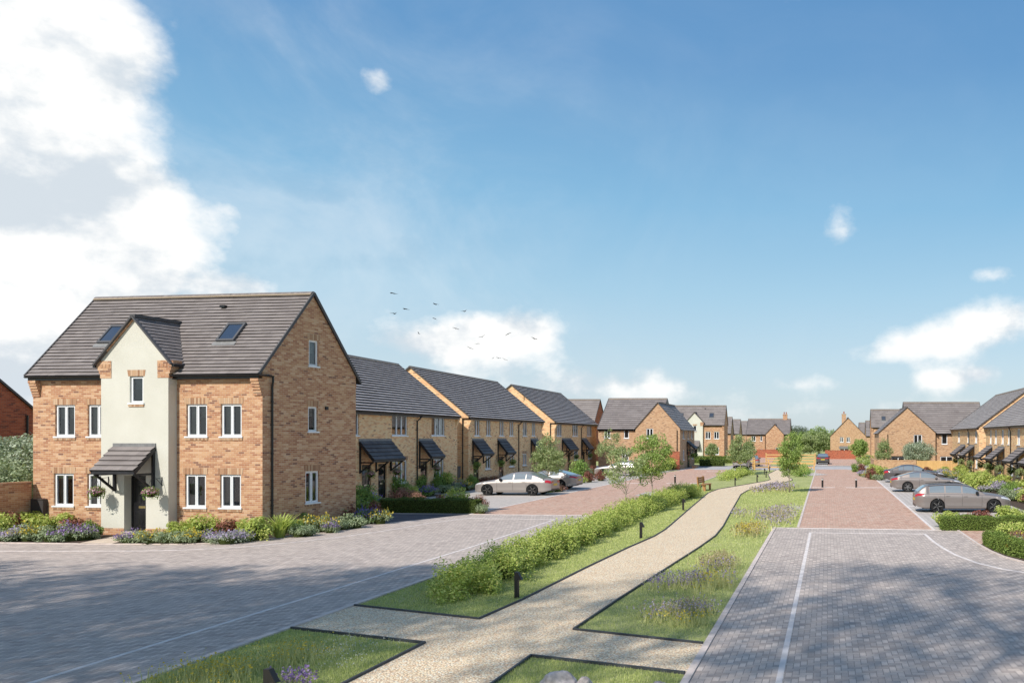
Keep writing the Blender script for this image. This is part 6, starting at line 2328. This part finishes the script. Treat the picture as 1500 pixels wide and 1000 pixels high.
LIGHTS = [(-7.13, 18.81, 'black post light by the path between the shrub hedge and the junction'),
          (-6.78, 29.8, 'black post light by the path beside the middle of the shrub hedge'),
          (-7.25, 41.2, 'black post light by the path where the shrub hedge thins out'),
          (-8.35, 53.8, 'black post light standing just in front of the timber bench'),
          (-7.05, 62.6, 'black post light on the lawn just past the bench'),
          (-5.8, 67.6, 'black post light at the inside of the far path bend'),
          (-5.6, 74.9, 'black post light after the far bend, close to the path edge'),
          (-6.2, 80.7, 'black post light on the lawn left of the narrowing path'),
          (-6.17, 87.4, 'black post light furthest along the path by the rail fence'),
          (-7.47, 10.95, 'dark post light in the near left lawn, cut off at the bottom of the picture')]
PL = post_light()
for i, (x, y, lab) in enumerate(LIGHTS):
    o = PL if i == 0 else copy_tree(PL)
    o.location = (x, y, .01)
    o.rotation_euler.z = R(-6)
    o.scale = (.85, .85, .64)
    tag(o, lab, 'path light', 'black post lights along the gravel path')


def bollard():
    r = empty('bollard', (0, 0, 0))
    mb = MB()
    mb.lathe([(.085, 0), (.085, .82)], (0, 0, 0), (0, 0, 1), 'post_black', 16)
    mb.build('post', r, smooth=True)
    mb = MB()
    mb.lathe([(.086, .82), (.086, .92)], (0, 0, 0), (0, 0, 1), 'band_white', 16)
    mb.build('band', r, smooth=True)
    mb = MB()
    mb.lathe([(.087, .92), (.087, .95), (.07, .98), (.0, .985)], (0, 0, 0), (0, 0, 1), 'post_black', 16)
    mb.build('cap', r)
    return r


BO = bollard()
for i, (x, y, lab) in enumerate([(-12.2, 65.6, 'black bollard with a white band in the middle of the left red road'), (-14.97, 65.6, 'black bollard with a white band on the left red road, partly behind a tree'),
                                 (-.36, 60.1, 'left of the two white banded bollards on the right red road'), (2.11, 60.0, 'right of the two white banded bollards on the right red road')]):
    o = BO if i == 0 else copy_tree(BO)
    o.location = (x, y, .01)
    o.scale = (.85, .85, .68)
    tag(o, lab, 'bollard', 'white banded bollards on the red roads')

# timber bench
b = empty('bench', (-8.62, 56.6, 0.01), R(82), 'chunky timber bench on the lawn beside the gravel path, facing right', 'bench')
mb = MB()
for i in range(4):
    mb.box((-.8, -.42 + i * .115, .43), (.8, -.42 + i * .115 + .10, .475), 'bench_wood')
mb.build('seat', b)
mb = MB()
for i in range(3):
    mb.bar((-.8, .10 + i * .02, .60 + i * .14), (.8, .10 + i * .02, .60 + i * .14), .035, .12, 'bench_wood')
mb.build('backrest', b)
for x in (-.62, .62):
    mb = MB()
    mb.box((x - .06, -.40, 0), (x + .06, -.28, .43), 'bench_wood')
    mb.build('leg', b)
    mb = MB()
    mb.bar((x, .10, 0), (x, .17, .98), .12, .10, 'bench_wood')
    mb.build('leg', b)
    mb = MB()
    mb.box((x - .05, -.40, .36), (x + .05, .08, .429), 'bench_wood')
    mb.build('seat_frame', b)


# rocks at the lower edge
def rock(label, x, y, w, d, h, seed, rz=0):
    rng = np.random.default_rng(seed)
    import bmesh
    bm = bmesh.new()
    bmesh.ops.create_icosphere(bm, subdivisions=4, radius=1)
    ph = rng.uniform(0, 6, 12)
    for v in bm.verts:
        p = v.co
        f = 1 + .10 * math.sin(3.1 * p.x + ph[0]) * math.sin(2.7 * p.y + ph[1]) + .06 * math.sin(6.3 * p.z + ph[2] + 3 * p.x) + .035 * math.sin(11 * p.y + ph[3]) * math.sin(9 * p.x + ph[4]) + .012 * math.sin(25 * p.x + ph[5]) * math.sin(22 * p.z + ph[6])
        # flattened facets
        for q in range(4):
            n = Vector((math.sin(ph[q + 3]), math.cos(ph[q + 3]), math.sin(ph[q + 5]) * .8)).normalized()
            k_ = p.normalized().dot(n)
            if k_ > .72:
                f -= (k_ - .72) * .55
        v.co = Vector((p.x * w * f, p.y * d * f, p.z * h * f + h * .55))
    me = bpy.data.meshes.new('rock')
    bm.to_mesh(me)
    bm.free()
    me.materials.append(MATS['rock'])
    me.polygons.foreach_set('use_smooth', [True] * len(me.polygons))
    return tag(link('rock', me, None, (x, y, 0.0), rz), label, 'rock', 'boulders on the near lawn')


rock('larger pale boulder on the near lawn at the bottom edge', -3.96, 12.05, .27, .22, .17, 3)
rock('smaller reddish boulder right of the larger one', -3.55, 12.0, .14, .13, .12, 5, .6)
rock('boulder just showing beside the right road kerb', -2.42, 11.75, .16, .13, .13, 6, 1.2)


# hanging baskets
HB_FOL = {}


def basket_meshes(fl, seed, leaf='leaf_green'):
    rng = np.random.default_rng(seed)
    n = 520
    d = sphere_dirs(n, rng)
    p = d * rng.uniform(.12, .27, n)[:, None]
    p[:, 2] = p[:, 2] * .75 + .03
    hang = rng.integers(0, n, 130)
    q = d[hang] * .25
    q[:, 2] = -rng.uniform(.02, .26, 130)
    P = np.concatenate([p, q])
    f = quads_mesh('foliage', [(leaf_data(P, .06, np.concatenate([d, d[hang]]), .4, .2, .6, rng), leaf)])
    g = None
    if fl:
        m = 210
        dd = sphere_dirs(m, rng)
        dd[:, 2] = np.abs(dd[:, 2]) * .8 - .15
        g = quads_mesh('flowers', [(leaf_data(dd * rng.uniform(.2, .30, m)[:, None], .055, dd, .6, .1, .9, rng), fl)])
    return f, g


BASKETS = {'pink': basket_meshes('flower_pink', 3), 'plain': basket_meshes(None, 4), 'grass': basket_meshes(None, 5, 'leaf_pale')}


def hanging_basket(pos, kind, label, group=None, wall=None, sc=1.0):
    """pos: centre of the bowl; wall: point on the wall the bracket is fixed to"""
    r = empty('hanging_basket', pos, 0, label, 'basket', group)
    r.scale = (sc,) * 3
    mb = MB()
    mb.lathe([(.0, -.19), (.10, -.17), (.17, -.08), (.19, .0), (.175, .0), (.09, -.14)], (0, 0, 0), (0, 0, 1), 'wicker', 14)
    mb.build('bowl', r)
    f, g = BASKETS[kind]
    link('foliage', f, r)
    if g:
        link('flowers', g, r)
    top = Vector((0, 0, .46))
    mb = MB()
    for a in (0, 2.1, 4.2):
        mb.tube([(math.cos(a) * .18, math.sin(a) * .18, 0), top], .006, 'black_plastic', 4)
    mb.build('chain', r)
    if wall is not None:
        w = (Vector(wall) - Vector(pos)) / sc
        w.z = .46
        mb = MB()
        mb.bar(w + Z * .06, top + Z * .02, .014, .014, 'black_plastic')
        mb.bar(w - Z * .22, (w + top) * .5 + Z * .03, .014, .014, 'black_plastic')
        mb.bar(w - Z * .25, w + Z * .09, .03, .02, 'black_plastic')
        mb.build('bracket', r)
    return r


def on(house, x, y, z):
    return Matrix.Translation(house.location) @ Matrix.Rotation(house.rotation_euler.z, 4, 'Z') @ Vector((x, y, z))


hanging_basket(on(MAIN, 3.74, -.80, 1.66), 'pink', 'hanging basket of pink flowers left of the black front door of the large house', wall=on(MAIN, 3.74, -.36, 1.66))
hanging_basket(on(MAIN, 6.02, -.80, 1.66), 'pink', 'hanging basket of pink flowers right of the black front door of the large house', wall=on(MAIN, 6.02, -.36, 1.66))
T_X = lambda y: -26.279 - 0.0275 * (y - 48.366)
for y, kind, lab in ((46.25, 'pink', 'pink hanging basket beside the nearest terrace door, next to the brick gable'), (49.25, 'pink', 'pink hanging basket at the right end of the double door canopy'),
                     (54.6, 'pink', 'pink hanging basket under the right canopy of the nearest terrace'),
                     (61.3, 'plain', 'leafy hanging basket at the near door of the middle terrace'), (66.2, 'plain', 'leafy hanging basket left of the second door of the middle terrace'),
                     (68.8, 'plain', 'leafy hanging basket right of the second door of the middle terrace'), (88.0, 'plain', 'leafy hanging basket by the first door of the far left terrace'),
                     (93.6, 'plain', 'leafy hanging basket by the last door of the far left terrace')):
    x = T_X(y)
    hanging_basket((x + .42, y, 1.62), kind, lab, 'hanging baskets on the left terraces', wall=(x + .01, y, 1.62), sc=1.0 if kind == 'pink' else 1.15)
for y, kind, lab in ((87.6, 'plain', 'leafy hanging basket at the far corner of the right terraces'), (84.0, 'grass', 'pale trailing basket by the furthest door of the right terraces'), (78.8, 'grass', 'pale trailing basket under the second canopy of the right terraces'),
                     (73.3, 'plain', 'dark basket at the far side of the third canopy on the right'), (70.4, 'grass', 'pale trailing basket at the near side of the third canopy on the right'),
                     (68.4, 'plain', 'dark basket at the far side of the fourth canopy on the right'), (65.4, 'grass', 'large pale trailing basket at the near side of the fourth canopy on the right'),
                     (61.2, 'plain', 'dark basket left of the canopy at the right picture edge'), (58.3, 'grass', 'pale trailing basket at the right picture edge')):
    hanging_basket((14.2 - .5, y, 1.22), kind, lab, 'hanging baskets on the right terraces', wall=(14.19, y, 1.22), sc=1.35)
hanging_basket((-16.3, 99.2, 1.5), 'plain', 'leafy hanging basket left of the corner house side door', 'hanging baskets on the corner house', wall=(-16.92, 99.2, 1.5), sc=1.3)
hanging_basket((-16.3, 101.2, 1.5), 'plain', 'leafy hanging basket right of the corner house side door', 'hanging baskets on the corner house', wall=(-16.92, 101.2, 1.5), sc=1.3)

# white pot by the nearest terrace, meter boxes on posts in the gaps
p = empty('flower_pot', (*G(608, 728).xy, .01), 0, 'white tapered pot with a lime plant in front of the nearest terrace', 'pot')
mb = MB()
mb.lathe([(.0, .0), (.13, .0), (.18, .42), (.16, .42), (.15, .36), (.0, .36)], (0, 0, 0), (0, 0, 1), 'pot_white', 16)
mb.build('pot', p)
link('foliage', KINDS_P['lime'][0][0], p, (0, 0, .34), 0, .5)
for i, (x, y, lab) in enumerate([(-26.9, 59.6, 'black meter box on a post in the gap between the first two terraced blocks')]):
    mbx = empty('meter_cabinet', (x, y, 0), R(90), lab, 'cabinet')
    mb = MB()
    mb.box((-.25, -.11, .75), (.25, .11, 1.55), 'meter_box')
    mb.box((-.27, -.13, 1.55), (.27, .13, 1.59), 'meter_box')
    mb.build('cabinet_body', mbx)
    mb = MB()
    mb.tube([(0, 0, 0), (0, 0, .75)], .04, 'black_plastic', 8)
    mb.build('post', mbx)


# birds
def bird(pos, span, heading, flap, bank, label):
    mb = MB()
    # body
    prof = [(-.42, .004), (-.30, .045), (-.10, .075), (.12, .07), (.28, .04), (.36, .038), (.42, .018), (.50, .003)]
    seg = 8
    vs, fs = [], []
    for (x, r) in prof:
        for j in range(seg):
            a = 2 * math.pi * j / seg
            vs.append((x, math.cos(a) * r, math.sin(a) * r))
    for i in range(len(prof) - 1):
        for j in range(seg):
            a, b_ = i * seg + j, i * seg + (j + 1) % seg
            fs.append((a, a + seg, b_ + seg, b_))
    mb.mesh(vs, fs, 'bird')
    for s in (-1, 1):
        ys = [.03, .35, .70, 1.0]
        ch = [(-.14, .20), (-.14, .20), (-.20, .10), (-.26, -.22)]
        pts = []
        z = 0
        for i, (yy, (a, b_)) in enumerate(zip(ys, ch)):
            ang = flap * (1 if i < 2 else .35)
            if i:
                z += math.sin(ang) * (ys[i] - ys[i - 1])
            pts.append(((b_, yy * s, z + .02), (a, yy * s, z)))
        V, F = [], []
        for p_ in pts:
            V += [p_[0], p_[1]]
        for i in range(3):
            F.append((2 * i, 2 * i + 1, 2 * i + 3, 2 * i + 2))
        mb.mesh(V, F, 'bird')
    mb.mesh([(-.38, -.03, 0), (-.38, .03, 0), (-.62, .12, 0), (-.62, -.12, 0)], [(0, 1, 2, 3)], 'bird')
    o = mb.build('bird')
    o.location = pos
    o.scale = (span / 2,) * 3
    o.rotation_euler = (bank, R(-8), heading)
    return tag(o, label, 'bird', 'birds flying above the terraces')


BL = [(178, 147, .72, 'top left bird of the flock, wings spread wide, highest in the sky'), (270, 262, .72, 'bird below and right of the top left bird, banking'), (193, 297, .6, 'bird with raised wings left of the cloud, furthest left and low'),
      (487, 228, .62, 'bird above the cloud, between the left group and the cloud top'), (482, 332, .55, 'bird with a raised wing just at the cloud edge'), (704, 280, .5, 'bird right at the top edge of the cloud'),
      (640, 405, .42, 'bird in the middle of the cloud, flying level'), (832, 466, .42, 'bird right of the middle of the cloud, wings up'), (797, 516, .4, 'bird just below another in the cloud middle'),
      (743, 549, .42, 'lowest bird of the three in the cloud middle'), (1020, 445, .42, 'lone bird in the right part of the cloud'), (1216, 481, .45, 'bird furthest right at the cloud edge'),
      (910, 623, .34, 'left bird of the three in a line low in the cloud'), (953, 622, .36, 'middle bird of the three in a line low in the cloud'), (998, 632, .36, 'right bird of the three in a line low in the cloud'), (368, 443, .38, 'pale small bird at the left side of the cloud')]
br_ = random.Random(4)
for (zx, zy, sp, lab) in BL:
    bird(at(540 + zx / 5, 400 + zy / 5, 78), sp * 1.55, br_.uniform(-2.6, -.3), br_.uniform(-.15, .75), br_.uniform(-.6, .6), lab)
# ------------------------------------------------------------------ light, sky, camera
SUN_EL, SUN_AZ = 43.0, 205.0          # degrees; azimuth clockwise from +Y (the view direction)
sun = bpy.data.lights.new('sun', 'SUN')
sun.energy = 5.0
sun.angle = R(0.9)
sun.color = (1.0, 0.945, 0.86)
so = bpy.data.objects.new('sun', sun)
COL.objects.link(so)
sd = Vector((math.sin(R(SUN_AZ)) * math.cos(R(SUN_EL)), math.cos(R(SUN_AZ)) * math.cos(R(SUN_EL)), math.sin(R(SUN_EL))))
so.rotation_euler = (-sd).to_track_quat('-Z', 'Y').to_euler()
so.location = (-20, -20, 60)

w = bpy.data.worlds.new('World')
scene.world = w
w.use_nodes = True
nt = w.node_tree
nt.nodes.clear()
k = NT(nt)
out = nt.nodes.new('ShaderNodeOutputWorld')
bg = nt.nodes.new('ShaderNodeBackground')
STR = 0.10
bg.inputs['Strength'].default_value = STR * 1.15
sky = nt.nodes.new('ShaderNodeTexSky')
sky.sky_type = 'NISHITA'
sky.sun_disc = False
sky.sun_elevation = R(SUN_EL)
sky.sun_rotation = R(SUN_AZ)
sky.altitude = 100
sky.air_density = 1.0
sky.dust_density = 1.2
sky.ozone_density = 1.6
tc = nt.nodes.new('ShaderNodeTexCoord')
d = tc.outputs['Generated']
s = k.sep(d)
az = k.m('ARCTAN2', s[0], s[1])
el = k.m('ARCSINE', s[2])


def ang(px, py):
    x, z = (px - PX) / FPX, -(py - PY) / FPX
    return math.atan2(x, 1), math.atan2(z, math.hypot(x, 1))


# cumulus banks: centre (as seen in the photograph), half sizes in pixels, weight
BANKS = [(10, 60, 175, 150, 1.05), (40, 240, 165, 140, 1.05), (100, 365, 165, 110, 1.0), (60, 520, 250, 110, .95), (200, 105, 70, 75, .50), (225, 310, 62, 60, .52), (250, 385, 70, 44, .48), (350, 420, 60, 18, .44),
         (705, 497, 92, 42, .80), (615, 505, 60, 24, .52), (780, 480, 40, 30, .55), (740, 552, 220, 24, .42), (945, 550, 60, 22, .52), (920, 578, 150, 22, .42), (1020, 572, 90, 16, .40),
         (1285, 520, 75, 18, .50), (1350, 502, 80, 26, .54), (1420, 486, 85, 32, .55), (1490, 462, 65, 36, .56), (1370, 553, 42, 16, .56), (1432, 547, 40, 15, .54), (1462, 400, 50, 14, .46), (1180, 560, 80, 18, .40),
         (547, 118, 36, 28, .46), (1228, 342, 32, 36, .44), (265, 32, 18, 14, .38), (435, 238, 60, 40, .20), (335, 320, 30, 50, .30), (1150, 606, 320, 26, .30)]
field = None
for (px, py, hx, hy, wt) in BANKS:
    a0, e0 = ang(px, py)
    a1, _ = ang(px + hx, py)
    a2, _ = ang(px - hx, py)
    _, e1 = ang(px, py - hy)
    _, e2 = ang(px, py + hy)
    wa, we = abs(a1 - a2) / 2, abs(e1 - e2) / 2
    qa = k.m('DIVIDE', k.m('SUBTRACT', az, a0), wa)
    qe = k.m('DIVIDE', k.m('SUBTRACT', el, e0), we)
    r2 = k.m('ADD', k.m('MULTIPLY', qa, qa), k.m('MULTIPLY', qe, qe))
    g = k.m('MULTIPLY', k.m('EXPONENT', k.m('MULTIPLY', r2, -0.75)), wt)
    field = g if field is None else k.m('MAXIMUM', field, k.m('ADD', k.m('MULTIPLY', field, 0.85), k.m('MULTIPLY', g, 0.6)))
    field = k.m('MAXIMUM', field, g)
# some cloud elsewhere round the sky so that reflections are not empty
behind = k.m('GREATER_THAN', k.m('ABSOLUTE', az), 1.25)
field = k.m('ADD', field, k.m('MULTIPLY', behind, 0.30))
nvec = nt.nodes.new('ShaderNodeMapping')
k.put(nvec.inputs['Vector'], d)
nvec.inputs['Scale'].default_value = (1, 1, 1.35)
n1 = k.noise(nvec.outputs[0], 5.5, 10, 0.56, 0.0)
n2 = k.noise(nvec.outputs[0], 19.0, 8, 0.58, 0.0)
nn = k.m('ADD', k.m('MULTIPLY', k.m('SUBTRACT', n1, 0.5), 1.25), k.m('MULTIPLY', k.m('SUBTRACT', n2, 0.5), 0.75))
dens = k.m('ADD', field, k.m('MULTIPLY', nn, 0.88))


def sstep(x, a, b):
    n = nt.nodes.new('ShaderNodeMapRange')
    n.interpolation_type = 'SMOOTHSTEP'
    k.put(n.inputs[0], x)
    n.inputs[1].default_value = a
    n.inputs[2].default_value = b
    return n.outputs[0]


mask = sstep(dens, 0.20, 0.66)
# shading: thicker parts brighter towards the sun, soft grey undersides
shift = nt.nodes.new('ShaderNodeMapping')
k.put(shift.inputs['Vector'], nvec.outputs[0])
shift.inputs['Location'].default_value = (-0.02, 0.0, 0.045)
n3 = k.noise(shift.outputs[0], 5.5, 10, 0.56, 0.0)
lit = sstep(k.m('ADD', k.m('MULTIPLY', k.m('SUBTRACT', n1, n3), 3.0), k.m('MULTIPLY', n2, 0.9)), 0.10, 0.62)
cloud = k.mix(lit, (0.60, 0.66, 0.715), (0.93, 0.925, 0.91))
cl = nt.nodes.new('ShaderNodeVectorMath')
cl.operation = 'SCALE'
k.put(cl.inputs[0], cloud)
cl.inputs['Scale'].default_value = 1 / STR
# clear sky: measured tint over the physical sky, paler haze towards the horizon
skyc = k.mix(1.0, sky.outputs[0], (1.0, 1.0, 1.0), 'MULTIPLY')
haze = k.ramp(el, [(0.0, (0.585, 0.665, 0.70)), (0.08, (0.50, 0.65, 0.745)), (0.17, (0.36, 0.58, 0.735)), (0.27, (0.225, 0.47, 0.69)), (0.42, (0.125, 0.315, 0.575)), (0.7, (0.08, 0.22, 0.48))])
hz = nt.nodes.new('ShaderNodeVectorMath')
hz.operation = 'SCALE'
k.put(hz.inputs[0], haze)
hz.inputs['Scale'].default_value = 1 / STR
skyc = k.mix(0.82, skyc, hz.outputs[0])
# thin high veil, strongest beside the left bank
va0, ve0 = ang(420, 260)
vq = k.m('ADD', k.m('POWER', k.m('ABSOLUTE', k.m('DIVIDE', k.m('SUBTRACT', az, va0), 0.26)), 2.0), k.m('POWER', k.m('ABSOLUTE', k.m('DIVIDE', k.m('SUBTRACT', el, ve0), 0.20)), 2.0))
n4 = k.noise(nvec.outputs[0], 3.2, 7, 0.62, 0.8)
veil = k.m('MULTIPLY', k.m('ADD', k.m('MULTIPLY', k.m('EXPONENT', k.m('MULTIPLY', vq, -0.8)), 0.5), 0.04), sstep(n4, 0.36, 0.72))
mask = k.m('MAXIMUM', k.m('MULTIPLY', mask, 0.985), k.m('MULTIPLY', veil, 0.62))
col = k.mix(mask, skyc, cl.outputs[0])
k.link(col, bg.inputs[0])
k.link(bg.outputs[0], out.inputs[0])

cam = bpy.data.cameras.new('camera')
co = bpy.data.objects.new('camera', cam)
COL.objects.link(co)
co.location = (0, 0, CAMH)
co.rotation_euler = (R(90), 0, 0)
cam.sensor_width = 36
cam.lens = 36 * FPX / 1500
cam.shift_x = (750 - PX) / 1500
cam.shift_y = (PY - 500) / 1500
cam.clip_start = 0.1
cam.clip_end = 6000
scene.camera = co
scene.view_settings.view_transform = 'Standard'
scene.view_settings.look = 'None'
scene.view_settings.exposure = 0
scene.view_settings.gamma = 1
scene.render.engine = 'CYCLES'
scene.cycles.max_bounces = 6
scene.cycles.transparent_max_bounces = 8
scene.cycles.use_denoising = True
